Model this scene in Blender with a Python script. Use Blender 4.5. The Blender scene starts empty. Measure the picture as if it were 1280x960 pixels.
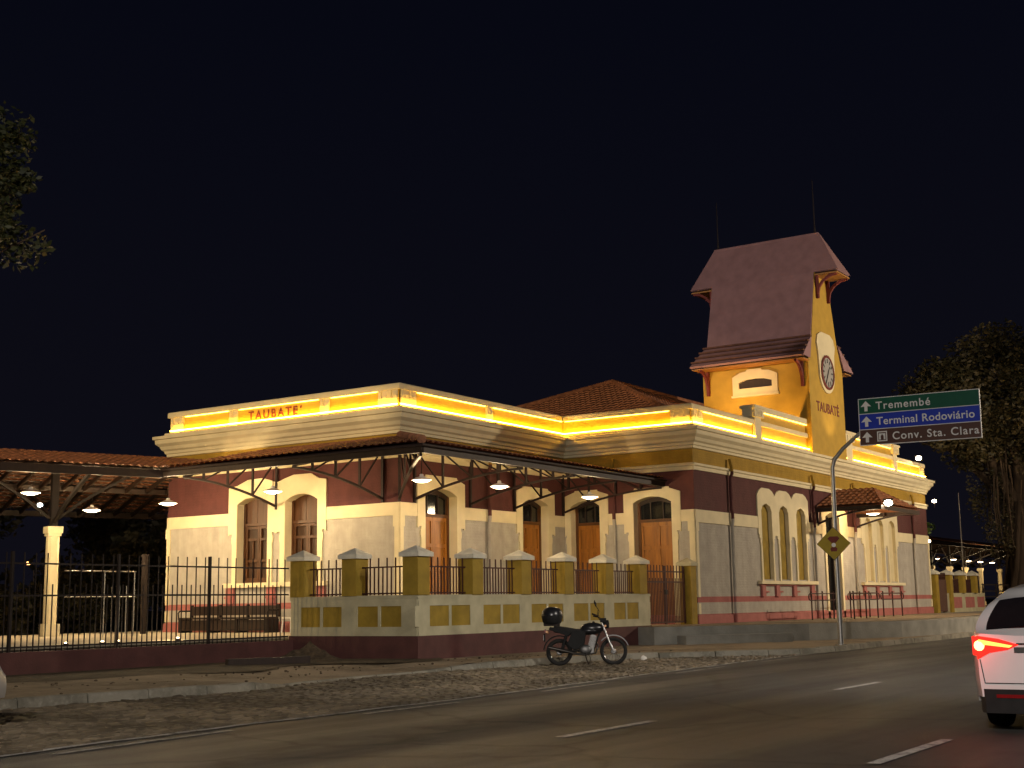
import bpy, bmesh, math, random
from mathutils import Vector, Matrix, geometry

random.seed(7)
R_ = math.radians
scene = bpy.context.scene
col = scene.collection

# ------------------------------------------------------------------ camera
cam_d = bpy.data.cameras.new('camera')
cam_d.sensor_width = 36.0
cam_d.lens = 1652.78 / 1280 * 36
cam_d.clip_end = 3000
cam_d.clip_start = 0.1
cam = bpy.data.objects.new('camera', cam_d)
col.objects.link(cam)
yaw, pitch, roll = 0.5852311, 0.1652431, -0.0153178
F = Vector((math.cos(pitch) * math.cos(yaw), math.cos(pitch) * math.sin(yaw), math.sin(pitch)))
Rt = F.cross(Vector((0, 0, 1))).normalized()
Up = Rt.cross(F)
R2 = Rt * math.cos(roll) + Up * math.sin(roll)
U2 = -Rt * math.sin(roll) + Up * math.cos(roll)
cam.matrix_world = Matrix(((R2.x, U2.x, -F.x, -30.163), (R2.y, U2.y, -F.y, -23.97), (R2.z, U2.z, -F.z, 0.715), (0, 0, 0, 1)))
scene.camera = cam

# ------------------------------------------------------------------ world: night sky
world = bpy.data.worlds.new('World')
scene.world = world
world.use_nodes = True
nt = world.node_tree
bg = nt.nodes['Background']
tc = nt.nodes.new('ShaderNodeTexCoord')
sx = nt.nodes.new('ShaderNodeSeparateXYZ')
cr = nt.nodes.new('ShaderNodeValToRGB')
cr.color_ramp.elements[0].position = 0.0
cr.color_ramp.elements[0].color = (0.0046, 0.0043, 0.0076, 1)
cr.color_ramp.elements[1].position = 0.42
cr.color_ramp.elements[1].color = (0.0021, 0.0025, 0.0060, 1)
nt.links.new(tc.outputs['Generated'], sx.inputs[0])
nt.links.new(sx.outputs['Z'], cr.inputs[0])
nt.links.new(cr.outputs[0], bg.inputs[0])
bg.inputs[1].default_value = 1.0

scene.view_settings.view_transform = 'Standard'
scene.view_settings.look = 'None'
scene.view_settings.exposure = 0.0
scene.view_settings.gamma = 1.0
scene.cycles.use_denoising = True
scene.cycles.max_bounces = 6
scene.cycles.diffuse_bounces = 3
scene.cycles.glossy_bounces = 3
scene.cycles.transparent_max_bounces = 8
scene.cycles.caustics_reflective = False
scene.cycles.caustics_refractive = False
scene.cycles.sample_clamp_indirect = 4.0


def lamp(name, kind, loc, power, color, radius=0.1, target=None, spot=None, blend=0.6, sizey=None):
    d = bpy.data.lights.new(name, kind)
    d.energy = power
    d.color = color
    if kind == 'AREA':
        d.size = radius
        if sizey:
            d.shape = 'RECTANGLE'
            d.size_y = sizey
    else:
        d.shadow_soft_size = radius
    if spot:
        d.spot_size = R_(spot)
        d.spot_blend = blend
    o = bpy.data.objects.new(name, d)
    o.location = loc
    if target is not None:
        o.rotation_euler = (Vector(target) - Vector(loc)).to_track_quat('-Z', 'Y').to_euler()
    col.objects.link(o)
    return o


SODIUM = (1.0, 0.66, 0.34)
WARM = (1.0, 0.72, 0.385)
# added street lights out of view, in place of the town lighting
STREET = (1.0, 0.91, 0.80)
lamp('added_street_light', 'SPOT', (27, -23.5, 9.5), 13000, (1.0, 0.80, 0.58), 0.25, (22, -6, 1.5), 160)
lamp('added_street_light', 'SPOT', (-9, -26.5, 8.6), 6600, STREET, 0.25, (-6, -13, -0.5), 68, 1.0)
lamp('added_street_light', 'SPOT', (-38, -24.5, 8.6), 15500, (1.0, 0.91, 0.82), 0.25, (-12, -15, 1), 96, 1.0)
lamp('added_street_light', 'SPOT', (56, -15.5, 9.0), 1900, SODIUM, 0.25, (49, -7, 5), 160)
# added unseen floodlights, no mast: one washes the gable, one the tower roof
lamp('added_floodlight', 'SPOT', (-48, 14, 12), 54000, WARM, 0.3, (0, 5.2, 6.5), 14, 0.5)
lamp('added_floodlight', 'SPOT', (-48, 13, 12), 52000, (1.0, 0.82, 0.68), 0.3, (19.5, -3, 13.2), 9.5, 0.6)

# ------------------------------------------------------------------ materials
MATS = {}


def nodes(m):
    m.use_nodes = True
    return m.node_tree.nodes, m.node_tree.links


def mat(name, color, rough=0.7, metal=0.0, var=0.12, scale=6.0, bump=0.0, bscale=60.0, spec=0.35, coat=0.0, streak=False):
    if name in MATS:
        return MATS[name]
    m = bpy.data.materials.new(name)
    n, l = nodes(m)
    b = n['Principled BSDF']
    b.inputs['Roughness'].default_value = rough
    b.inputs['Metallic'].default_value = metal
    b.inputs['Specular IOR Level'].default_value = spec
    b.inputs['Coat Weight'].default_value = coat
    t = n.new('ShaderNodeTexCoord')
    nz = n.new('ShaderNodeTexNoise')
    nz.inputs['Scale'].default_value = scale
    nz.inputs['Detail'].default_value = 6
    if streak:
        mp = n.new('ShaderNodeMapping')
        mp.inputs['Scale'].default_value = (1, 1, 0.12)
        l.new(t.outputs['Object'], mp.inputs[0])
        l.new(mp.outputs[0], nz.inputs['Vector'])
    else:
        l.new(t.outputs['Object'], nz.inputs['Vector'])
    r = n.new('ShaderNodeValToRGB')
    c = color
    r.color_ramp.elements[0].position = 0.3
    r.color_ramp.elements[1].position = 0.7
    r.color_ramp.elements[0].color = (c[0] * (1 - var), c[1] * (1 - var), c[2] * (1 - var), 1)
    r.color_ramp.elements[1].color = (min(1, c[0] * (1 + var)), min(1, c[1] * (1 + var)), min(1, c[2] * (1 + var)), 1)
    l.new(nz.outputs[0], r.inputs[0])
    l.new(r.outputs[0], b.inputs['Base Color'])
    if bump:
        nb = n.new('ShaderNodeTexNoise')
        nb.inputs['Scale'].default_value = bscale
        nb.inputs['Detail'].default_value = 4
        l.new(t.outputs['Object'], nb.inputs['Vector'])
        bp = n.new('ShaderNodeBump')
        bp.inputs['Strength'].default_value = bump
        bp.inputs['Distance'].default_value = 0.02
        l.new(nb.outputs[0], bp.inputs['Height'])
        l.new(bp.outputs[0], b.inputs['Normal'])
    MATS[name] = m
    return m


def emit(name, color, strength):
    if name in MATS:
        return MATS[name]
    m = bpy.data.materials.new(name)
    n, l = nodes(m)
    for x in list(n):
        n.remove(x)
    o = n.new('ShaderNodeOutputMaterial')
    e = n.new('ShaderNodeEmission')
    e.inputs[0].default_value = (*color, 1)
    e.inputs[1].default_value = strength
    l.new(e.outputs[0], o.inputs[0])
    MATS[name] = m
    return m


CREAM = mat('cream_paint', (0.69, 0.60, 0.38), 0.75, var=0.07, scale=2.2, bump=0.15, bscale=30)
OCHRE = mat('ochre_paint', (0.46, 0.285, 0.038), 0.75, var=0.1, scale=2.5, bump=0.15, bscale=30)
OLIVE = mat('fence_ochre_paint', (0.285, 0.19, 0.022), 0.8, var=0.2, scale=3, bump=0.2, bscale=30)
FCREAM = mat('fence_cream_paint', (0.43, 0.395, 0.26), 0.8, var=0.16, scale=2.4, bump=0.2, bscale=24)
MAROON = mat('maroon_paint', (0.082, 0.030, 0.027), 0.8, var=0.2, scale=2.5, bump=0.25, bscale=24)
RED = mat('plinth_red_paint', (0.36, 0.125, 0.110), 0.8, var=0.14, scale=3, bump=0.2)
GREY = mat('grey_plaster', (0.40, 0.37, 0.315), 0.9, var=0.16, scale=9, bump=0.6, bscale=26)
PALE = mat('pale_niche_paint', (0.60, 0.51, 0.30), 0.8, var=0.06, scale=3)
WOOD = mat('door_wood', (0.30, 0.112, 0.012), 0.5, var=0.3, scale=9, spec=0.5, streak=True)
WINWOOD = mat('window_wood', (0.062, 0.022, 0.005), 0.5, var=0.3, scale=9, streak=True)
DKWOOD = mat('dark_wood', (0.024, 0.0125, 0.0075), 0.6, var=0.3, scale=8, streak=True)
STEEL = mat('dark_maroon_steel', (0.022, 0.012, 0.011), 0.65, var=0.2, spec=0.3)
IRON = mat('black_iron', (0.018, 0.012, 0.010), 0.65, var=0.25, spec=0.25)
RAILRED = mat('rust_red_railing', (0.050, 0.016, 0.012), 0.6, var=0.2, spec=0.3)
GALV = mat('galvanised_steel', (0.40, 0.39, 0.37), 0.4, metal=0.75, var=0.1, scale=12)
TILE = mat('clay_roof_tile', (0.30, 0.12, 0.055), 0.75, var=0.4, scale=5, bump=0.3)
TOWERTILE = mat('slate_red_tower_tile', (0.29, 0.165, 0.170), 0.85, var=0.12, scale=2.5, bump=0.12, bscale=30)
GLASS = mat('dark_window_glass', (0.012, 0.013, 0.013), 0.08, var=0.3, spec=0.6)
CONC = mat('concrete', (0.255, 0.25, 0.22), 0.9, var=0.22, scale=1.6, bump=0.4, bscale=18)
BLACKP = mat('black_paint', (0.012, 0.012, 0.014), 0.28, var=0.2, spec=0.5)
BLACKR = mat('black_rubber', (0.014, 0.013, 0.012), 0.85, var=0.2)
CHROME = mat('chrome', (0.6, 0.58, 0.55), 0.18, metal=1.0, var=0.05)
ALU = mat('cast_aluminium', (0.10, 0.098, 0.095), 0.4, metal=0.8, var=0.2, scale=20)
WHITECAR = mat('white_car_paint', (0.60, 0.59, 0.59), 0.3, var=0.02, spec=0.5, coat=0.6)
SILVERCAR = mat('silver_car_paint', (0.55, 0.55, 0.55), 0.3, metal=0.3, var=0.02, coat=0.6)
CARGLASS = mat('tinted_car_glass', (0.012, 0.009, 0.010), 0.05, var=0.1, spec=0.7)
PLASTIC = mat('dark_plastic', (0.012, 0.012, 0.012), 0.75, var=0.2, spec=0.2)
WHITEENAMEL = mat('white_enamel', (0.75, 0.72, 0.66), 0.35, var=0.04)
SIGNGREEN = mat('sign_green', (0.0, 0.085, 0.05), 0.5, var=0.05)
SIGNBLUE = mat('sign_blue', (0.010, 0.038, 0.46), 0.5, var=0.05)
SIGNBROWN = mat('sign_brown', (0.085, 0.040, 0.032), 0.5, var=0.05)
SIGNWHITE = mat('sign_white', (0.74, 0.76, 0.78), 0.5, var=0.03)
SIGNYELLOW = mat('sign_yellow', (0.36, 0.27, 0.012), 0.5, var=0.12, scale=5)
LETTER = mat('maroon_letter_paint', (0.16, 0.03, 0.025), 0.7, var=0.1)
BARK = mat('bark', (0.11, 0.075, 0.048), 0.95, var=0.4, scale=4, bump=0.9, bscale=9, streak=True)
SOIL = mat('dark_soil', (0.085, 0.06, 0.036), 0.95, var=0.5, scale=6, bump=1.0, bscale=14)
BULB = emit('warm_bulb', (1.0, 0.80, 0.50), 16.0)
BULBW = emit('white_bulb', (0.75, 0.95, 1.0), 25.0)
LED = emit('amber_led', (1.0, 0.52, 0.035), 78.0)
FLOODGLOW = emit('floodlight_lens', (1.0, 0.82, 0.55), 60.0)
TAIL = emit('red_tail_lamp', (1.0, 0.02, 0.012), 2.2)
TAILHOT = emit('orange_tail_strip', (1.0, 0.24, 0.04), 5.0)
TAILDK = mat('dark_red_lens', (0.16, 0.005, 0.006), 0.15, var=0.1)
SODIUMBULB = emit('sodium_bulb', (1.0, 0.42, 0.12), 9.0)


def leaf_mat(name, a, b):
    m = bpy.data.materials.new(name)
    n, l = nodes(m)
    p = n['Principled BSDF']
    p.inputs['Roughness'].default_value = 0.55
    g = n.new('ShaderNodeNewGeometry')
    r = n.new('ShaderNodeValToRGB')
    r.color_ramp.elements[0].color = (*a, 1)
    r.color_ramp.elements[1].color = (*b, 1)
    l.new(g.outputs['Random Per Island'], r.inputs[0])
    l.new(r.outputs[0], p.inputs['Base Color'])
    return m


LEAF = leaf_mat('fig_leaves', (0.05, 0.052, 0.02), (0.17, 0.125, 0.05))
LEAF3 = leaf_mat('street_tree_leaves', (0.025, 0.035, 0.010), (0.075, 0.08, 0.022))
LEAF2 = leaf_mat('bright_leaves', (0.05, 0.10, 0.02), (0.13, 0.18, 0.04))


def wall_paint():
    """painted bands at fixed heights: red, grey, red, plaster, cream, maroon, cream, ochre"""
    m = bpy.data.materials.new('banded_wall_paint')
    n, l = nodes(m)
    b = n['Principled BSDF']
    b.inputs['Roughness'].default_value = 0.85
    b.inputs['Specular IOR Level'].default_value = 0.25
    t = n.new('ShaderNodeTexCoord')
    s = n.new('ShaderNodeSeparateXYZ')
    l.new(t.outputs['Object'], s.inputs[0])
    d = n.new('ShaderNodeMath')
    d.operation = 'DIVIDE'
    d.inputs[1].default_value = 8.0
    l.new(s.outputs['Z'], d.inputs[0])
    r = n.new('ShaderNodeValToRGB')
    r.color_ramp.interpolation = 'CONSTANT'
    bands = [(0, (0.36, 0.125, 0.110)), (0.30, (0.40, 0.37, 0.315)), (0.67, (0.36, 0.125, 0.110)), (0.86, (0.40, 0.37, 0.315)),
             (3.5, (0.098, 0.034, 0.032)), (5.1, (0.35, 0.215, 0.029))]
    e = r.color_ramp.elements
    for i, (z, c) in enumerate(bands):
        if i < 2:
            q = e[i]
        else:
            q = e.new(z / 8)
        q.position = z / 8
        q.color = (*c, 1)
    l.new(d.outputs[0], r.inputs[0])
    nz = n.new('ShaderNodeTexNoise')
    nz.inputs['Scale'].default_value = 3.0
    nz.inputs['Detail'].default_value = 8
    l.new(t.outputs['Object'], nz.inputs['Vector'])
    mr = n.new('ShaderNodeMapRange')
    mr.inputs[1].default_value = 0.3
    mr.inputs[2].default_value = 0.7
    mr.inputs[3].default_value = 0.90
    mr.inputs[4].default_value = 1.10
    l.new(nz.outputs[0], mr.inputs[0])
    smp = n.new('ShaderNodeMapping')
    smp.inputs['Scale'].default_value = (0.9, 0.9, 0.13)
    l.new(t.outputs['Object'], smp.inputs[0])
    sn = n.new('ShaderNodeTexNoise')
    sn.inputs['Scale'].default_value = 2.0
    sn.inputs['Detail'].default_value = 7
    sn.inputs['Roughness'].default_value = 0.7
    l.new(smp.outputs[0], sn.inputs['Vector'])
    smr = n.new('ShaderNodeMapRange')
    smr.inputs[1].default_value = 0.38
    smr.inputs[2].default_value = 0.62
    smr.inputs[3].default_value = 0.87
    smr.inputs[4].default_value = 1.04
    l.new(sn.outputs[0], smr.inputs[0])
    sm_ = n.new('ShaderNodeMath')
    sm_.operation = 'MULTIPLY'
    l.new(mr.outputs[0], sm_.inputs[0])
    l.new(smr.outputs[0], sm_.inputs[1])
    mx = n.new('ShaderNodeVectorMath')
    mx.operation = 'SCALE'
    l.new(r.outputs[0], mx.inputs[0])
    l.new(sm_.outputs[0], mx.inputs['Scale'])
    l.new(mx.outputs[0], b.inputs['Base Color'])
    # trowelled plaster relief + courses on the maroon zone
    nb = n.new('ShaderNodeTexNoise')
    nb.inputs['Scale'].default_value = 11
    nb.inputs['Detail'].default_value = 6
    nb.inputs['Distortion'].default_value = 1.2
    l.new(t.outputs['Object'], nb.inputs['Vector'])
    wv = n.new('ShaderNodeMath')
    wv.operation = 'PINGPONG'
    wv.inputs[1].default_value = 0.045
    l.new(s.outputs['Z'], wv.inputs[0])
    ad = n.new('ShaderNodeMath')
    ad.operation = 'MULTIPLY_ADD'
    ad.inputs[1].default_value = 2.5
    l.new(wv.outputs[0], ad.inputs[0])
    l.new(nb.outputs[0], ad.inputs[2])
    bp = n.new('ShaderNodeBump')
    bp.inputs['Strength'].default_value = 0.55
    bp.inputs['Distance'].default_value = 0.025
    l.new(ad.outputs[0], bp.inputs['Height'])
    l.new(bp.outputs[0], b.inputs['Normal'])
    return m


WALLP = wall_paint()


def ground_mat(name, base, rough, layers, bump=0.4, bscale=30, spec=0.2):
    """mix of noise layers: list of (scale, colour, lo, hi)"""
    m = bpy.data.materials.new(name)
    n, l = nodes(m)
    b = n['Principled BSDF']
    b.inputs['Roughness'].default_value = rough
    b.inputs['Specular IOR Level'].default_value = spec
    t = n.new('ShaderNodeTexCoord')
    prev = None
    for sc, c, lo, hi in layers:
        nz = n.new('ShaderNodeTexNoise')
        nz.inputs['Scale'].default_value = sc
        nz.inputs['Detail'].default_value = 8
        nz.inputs['Roughness'].default_value = 0.65
        l.new(t.outputs['Object'], nz.inputs['Vector'])
        mr = n.new('ShaderNodeMapRange')
        mr.inputs[1].default_value = lo
        mr.inputs[2].default_value = hi
        l.new(nz.outputs[0], mr.inputs[0])
        mx = n.new('ShaderNodeMix')
        mx.data_type = 'RGBA'
        l.new(mr.outputs[0], mx.inputs[0])
        if prev is None:
            mx.inputs[6].default_value = (*base, 1)
        else:
            l.new(prev, mx.inputs[6])
        mx.inputs[7].default_value = (*c, 1)
        prev = mx.outputs[2]
    l.new(prev, b.inputs['Base Color'])
    nb = n.new('ShaderNodeTexNoise')
    nb.inputs['Scale'].default_value = bscale
    nb.inputs['Detail'].default_value = 5
    l.new(t.outputs['Object'], nb.inputs['Vector'])
    bp = n.new('ShaderNodeBump')
    bp.inputs['Strength'].default_value = bump
    bp.inputs['Distance'].default_value = 0.03
    l.new(nb.outputs[0], bp.inputs['Height'])
    l.new(bp.outputs[0], b.inputs['Normal'])
    return m


def asphalt():
    m = ground_mat('asphalt', (0.050, 0.0495, 0.050), 0.6, [(0.35, (0.066, 0.065, 0.064), 0.4, 0.7), (1.7, (0.038, 0.037, 0.037), 0.52, 0.66), (45, (0.09, 0.089, 0.087), 0.5, 0.8)], 0.5, 110, 0.35)
    n, l = nodes(m)
    b = n['Principled BSDF']
    src = b.inputs['Base Color'].links[0].from_socket
    t = n.new('ShaderNodeTexCoord')
    mp = n.new('ShaderNodeMapping')
    mp.inputs['Scale'].default_value = (0.05, 0.9, 1)
    l.new(t.outputs['Object'], mp.inputs[0])
    nz = n.new('ShaderNodeTexNoise')
    nz.inputs['Scale'].default_value = 1.0
    nz.inputs['Detail'].default_value = 7
    l.new(mp.outputs[0], nz.inputs['Vector'])
    mr = n.new('ShaderNodeMapRange')
    mr.inputs[1].default_value = 0.35
    mr.inputs[2].default_value = 0.65
    mr.inputs[3].default_value = 0.68
    mr.inputs[4].default_value = 1.25
    l.new(nz.outputs[0], mr.inputs[0])
    # fine crack network
    v = n.new('ShaderNodeTexVoronoi')
    v.feature = 'DISTANCE_TO_EDGE'
    v.inputs['Scale'].default_value = 0.33
    ds = n.new('ShaderNodeTexNoise')
    ds.inputs['Scale'].default_value = 1.5
    ds.inputs['Detail'].default_value = 6
    l.new(t.outputs['Object'], ds.inputs['Vector'])
    mxv = n.new('ShaderNodeMix')
    mxv.data_type = 'VECTOR'
    mxv.inputs[0].default_value = 0.35
    l.new(t.outputs['Object'], mxv.inputs[4])
    l.new(ds.outputs['Color'], mxv.inputs[5])
    l.new(mxv.outputs[1], v.inputs['Vector'])
    ck = n.new('ShaderNodeMapRange')
    ck.inputs[1].default_value = 0.0
    ck.inputs[2].default_value = 0.018
    ck.inputs[3].default_value = 0.45
    ck.inputs[4].default_value = 1.0
    l.new(v.outputs['Distance'], ck.inputs[0])
    mu = n.new('ShaderNodeMath')
    mu.operation = 'MULTIPLY'
    l.new(mr.outputs[0], mu.inputs[0])
    l.new(ck.outputs[0], mu.inputs[1])
    sc = n.new('ShaderNodeVectorMath')
    sc.operation = 'SCALE'
    l.new(src, sc.inputs[0])
    l.new(mu.outputs[0], sc.inputs['Scale'])
    l.new(sc.outputs[0], b.inputs['Base Color'])
    rr = n.new('ShaderNodeMapRange')
    rr.inputs[1].default_value = 0.35
    rr.inputs[2].default_value = 0.65
    rr.inputs[3].default_value = 0.72
    rr.inputs[4].default_value = 0.48
    l.new(nz.outputs[0], rr.inputs[0])
    l.new(rr.outputs[0], b.inputs['Roughness'])
    return m


ASPH = asphalt()
SIDEW = ground_mat('sandy_sidewalk', (0.29, 0.225, 0.15), 0.95, [(0.5, (0.17, 0.13, 0.082), 0.45, 0.62), (5, (0.34, 0.275, 0.19), 0.5, 0.75), (22, (0.11, 0.085, 0.055), 0.58, 0.72)], 0.7, 12)
DIRT = ground_mat('earth', (0.075, 0.055, 0.034), 0.95, [(0.6, (0.12, 0.09, 0.055), 0.45, 0.65), (7, (0.045, 0.038, 0.02), 0.5, 0.7)], 0.8, 9)
GRASS = ground_mat('dark_grass', (0.03, 0.036, 0.014), 0.95, [(2, (0.055, 0.05, 0.022), 0.4, 0.7)], 0.9, 14)
PAVE = ground_mat('platform_paving', (0.48, 0.42, 0.31), 0.8, [(1.2, (0.38, 0.33, 0.24), 0.45, 0.65)], 0.3, 20)
KERBM = ground_mat('kerb_concrete', (0.27, 0.25, 0.20), 0.9, [(1.4, (0.15, 0.14, 0.11), 0.45, 0.62), (9, (0.33, 0.31, 0.26), 0.55, 0.75)], 0.6, 20)
LINE = ground_mat('worn_road_paint', (0.50, 0.49, 0.46), 0.8, [(6, (0.26, 0.25, 0.24), 0.45, 0.62), (26, (0.07, 0.066, 0.062), 0.54, 0.64)], 0.2, 60)
EDGEP = ground_mat('scuffed_edge_paint', (0.30, 0.29, 0.265), 0.85, [(3, (0.42, 0.41, 0.38), 0.5, 0.68), (7, (0.075, 0.07, 0.065), 0.52, 0.64)], 0.3, 40)


def cobble_mat():
    m = bpy.data.materials.new('cobblestones')
    n, l = nodes(m)
    b = n['Principled BSDF']
    b.inputs['Roughness'].default_value = 0.8
    t = n.new('ShaderNodeTexCoord')
    mp = n.new('ShaderNodeMapping')
    mp.inputs['Rotation'].default_value = (0, 0, 0.12)
    mp.inputs['Scale'].default_value = (3.6, 6.2, 1)
    l.new(t.outputs['Object'], mp.inputs[0])
    v = n.new('ShaderNodeTexVoronoi')
    v.inputs['Scale'].default_value = 1.0
    v.inputs['Randomness'].default_value = 0.75
    l.new(mp.outputs[0], v.inputs['Vector'])
    ve = n.new('ShaderNodeTexVoronoi')
    ve.feature = 'DISTANCE_TO_EDGE'
    ve.inputs['Randomness'].default_value = 0.75
    l.new(mp.outputs[0], ve.inputs['Vector'])
    r = n.new('ShaderNodeValToRGB')
    r.color_ramp.elements[0].color = (0.075, 0.062, 0.045, 1)
    r.color_ramp.elements[1].color = (0.20, 0.17, 0.125, 1)
    l.new(v.outputs['Color'], r.inputs[0])
    mr = n.new('ShaderNodeMapRange')
    mr.inputs[1].default_value = 0.02
    mr.inputs[2].default_value = 0.10
    l.new(ve.outputs['Distance'], mr.inputs[0])
    nz = n.new('ShaderNodeTexNoise')
    nz.inputs['Scale'].default_value = 0.5
    nz.inputs['Detail'].default_value = 6
    l.new(t.outputs['Object'], nz.inputs['Vector'])
    m3 = n.new('ShaderNodeMapRange')
    m3.inputs[1].default_value = 0.42
    m3.inputs[2].default_value = 0.62
    m3.inputs[3].default_value = 1.0
    m3.inputs[4].default_value = 0.25
    l.new(nz.outputs[0], m3.inputs[0])
    mu = n.new('ShaderNodeMath')
    mu.operation = 'MULTIPLY'
    l.new(mr.outputs[0], mu.inputs[0])
    l.new(m3.outputs[0], mu.inputs[1])
    mx = n.new('ShaderNodeMix')
    mx.data_type = 'RGBA'
    mx.inputs[6].default_value = (0.05, 0.038, 0.022, 1)
    l.new(mu.outputs[0], mx.inputs[0])
    l.new(r.outputs[0], mx.inputs[7])
    l.new(mx.outputs[2], b.inputs['Base Color'])
    bp = n.new('ShaderNodeBump')
    bp.inputs['Strength'].default_value = 1.0
    bp.inputs['Distance'].default_value = 0.05
    m2 = n.new('ShaderNodeMapRange')
    m2.inputs[2].default_value = 0.3
    l.new(ve.outputs['Distance'], m2.inputs[0])
    l.new(m2.outputs[0], bp.inputs['Height'])
    l.new(bp.outputs[0], b.inputs['Normal'])
    return m


COBBLE = cobble_mat()

# ------------------------------------------------------------------ mesh helpers
ID = Matrix.Identity(4)


class MB:
    def __init__(self):
        self.v, self.f = [], []

    def add(self, vs, fs, M=ID):
        o = len(self.v)
        self.v += [tuple(M @ Vector(p)) for p in vs]
        self.f += [tuple(i + o for i in f) for f in fs]
        return self

    def box(self, x0, x1, y0, y1, z0, z1, M=ID):
        return self.add([(x0, y0, z0), (x1, y0, z0), (x1, y1, z0), (x0, y1, z0), (x0, y0, z1), (x1, y0, z1), (x1, y1, z1), (x0, y1, z1)],
                        [(0, 3, 2, 1), (4, 5, 6, 7), (0, 1, 5, 4), (1, 2, 6, 5), (2, 3, 7, 6), (3, 0, 4, 7)], M)

    def prism(self, loops, w0, w1, M=ID):
        """2-D polygon (first loop outer, others holes) in u,v extruded along w"""
        if not isinstance(loops[0][0], (tuple, list)):
            loops = [loops]
        tris = geometry.tessellate_polygon([[Vector((p[0], p[1], 0)) for p in lp] for lp in loops])
        flat = [p for lp in loops for p in lp]
        n = len(flat)
        vs = [(p[0], p[1], w0) for p in flat] + [(p[0], p[1], w1) for p in flat]
        fs = [tuple(t) for t in tris] + [tuple(i + n for i in reversed(t)) for t in tris]
        o = 0
        for lp in loops:
            k = len(lp)
            for i in range(k):
                a, b = o + i, o + (i + 1) % k
                fs.append((a, b, b + n, a + n))
            o += k
        return self.add(vs, fs, M)

    def tube(self, pts, r, n=8, M=ID, closed=False, rs=None):
        pts = [Vector(p) for p in pts]
        k = len(pts)
        base = len(self.v)
        prev = None
        vs = []
        for i, p in enumerate(pts):
            if closed:
                d = pts[(i + 1) % k] - pts[i - 1]
            else:
                d = pts[min(i + 1, k - 1)] - pts[max(i - 1, 0)]
            d.normalize()
            if prev is None:
                a = d.orthogonal().normalized()
            else:
                a = (prev - d * prev.dot(d)).normalized()
            prev = a
            b = d.cross(a)
            rr = rs[i] if rs else r
            for j in range(n):
                t = 2 * math.pi * j / n
                vs.append(p + (a * math.cos(t) + b * math.sin(t)) * rr)
        fs = []
        for i in range(k if closed else k - 1):
            for j in range(n):
                a0, a1 = i * n + j, i * n + (j + 1) % n
                b0, b1 = ((i + 1) % k) * n + j, ((i + 1) % k) * n + (j + 1) % n
                fs.append((a0, a1, b1, b0))
        if not closed:
            fs.append(tuple(range(n))[::-1])
            fs.append(tuple(range((k - 1) * n, k * n)))
        return self.add(vs, fs, M)

    def bar(self, a, b, w, h=None, M=ID):
        """rectangular bar from a to b"""
        a, b = Vector(a), Vector(b)
        h = h or w
        d = (b - a).normalized()
        up = Vector((0, 0, 1)) if abs(d.z) < 0.98 else Vector((1, 0, 0))
        s = d.cross(up).normalized()
        t = s.cross(d)
        vs = []
        for p in (a, b):
            for i, j in ((-1, -1), (1, -1), (1, 1), (-1, 1)):
                vs.append(p + s * (w / 2 * i) + t * (h / 2 * j))
        return self.add(vs, [(0, 3, 2, 1), (4, 5, 6, 7), (0, 1, 5, 4), (1, 2, 6, 5), (2, 3, 7, 6), (3, 0, 4, 7)], M)

    def lathe(self, prof, n=16, M=ID):
        k = len(prof)
        vs = []
        for r, z in prof:
            for j in range(n):
                t = 2 * math.pi * j / n
                vs.append((r * math.cos(t), r * math.sin(t), z))
        fs = []
        for i in range(k - 1):
            for j in range(n):
                fs.append((i * n + j, i * n + (j + 1) % n, (i + 1) * n + (j + 1) % n, (i + 1) * n + j))
        fs.append(tuple(range(n))[::-1])
        fs.append(tuple(range((k - 1) * n, k * n)))
        return self.add(vs, fs, M)

    def build(self, name, material, parent=None, smooth=None, loc=None, keep=False):
        me = bpy.data.meshes.new(name)
        me.from_pydata(self.v, [], self.f)
        if not keep:
            bm = bmesh.new()
            bm.from_mesh(me)
            bmesh.ops.recalc_face_normals(bm, faces=bm.faces)
            bm.to_mesh(me)
            bm.free()
        if smooth:
            me.shade_smooth()
            me.set_sharp_from_angle(angle=R_(smooth))
        me.materials.append(material)
        o = bpy.data.objects.new(name, me)
        col.objects.link(o)
        if parent:
            o.parent = parent
        if loc:
            o.location = loc
        return o


def tag(o, label, cat, group=None, kind=None):
    if label:
        o['label'] = label
    if cat:
        o['category'] = cat
    if group:
        o['group'] = group
    if kind:
        o['kind'] = kind
    return o


def thing(name, label, cat, loc=(0, 0, 0), rz=0.0, group=None):
    o = bpy.data.objects.new(name, None)
    o.empty_display_size = 0.2
    col.objects.link(o)
    o.location = loc
    o.rotation_euler = (0, 0, rz)
    return tag(o, label, cat, group)


def dup(root, loc=None, rz=None, label=None, group=None):
    r = root.copy()
    col.objects.link(r)
    if loc is not None:
        r.location = loc
    if rz is not None:
        r.rotation_euler = (0, 0, rz)
    if label:
        r['label'] = label
    if group:
        r['group'] = group
    for ch in list(root.children):
        c = ch.copy()
        col.objects.link(c)
        c.parent = r
        for g in list(ch.children):
            d = g.copy()
            col.objects.link(d)
            d.parent = c
    return r


def structure(o):
    o['kind'] = 'structure'
    return o


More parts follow.
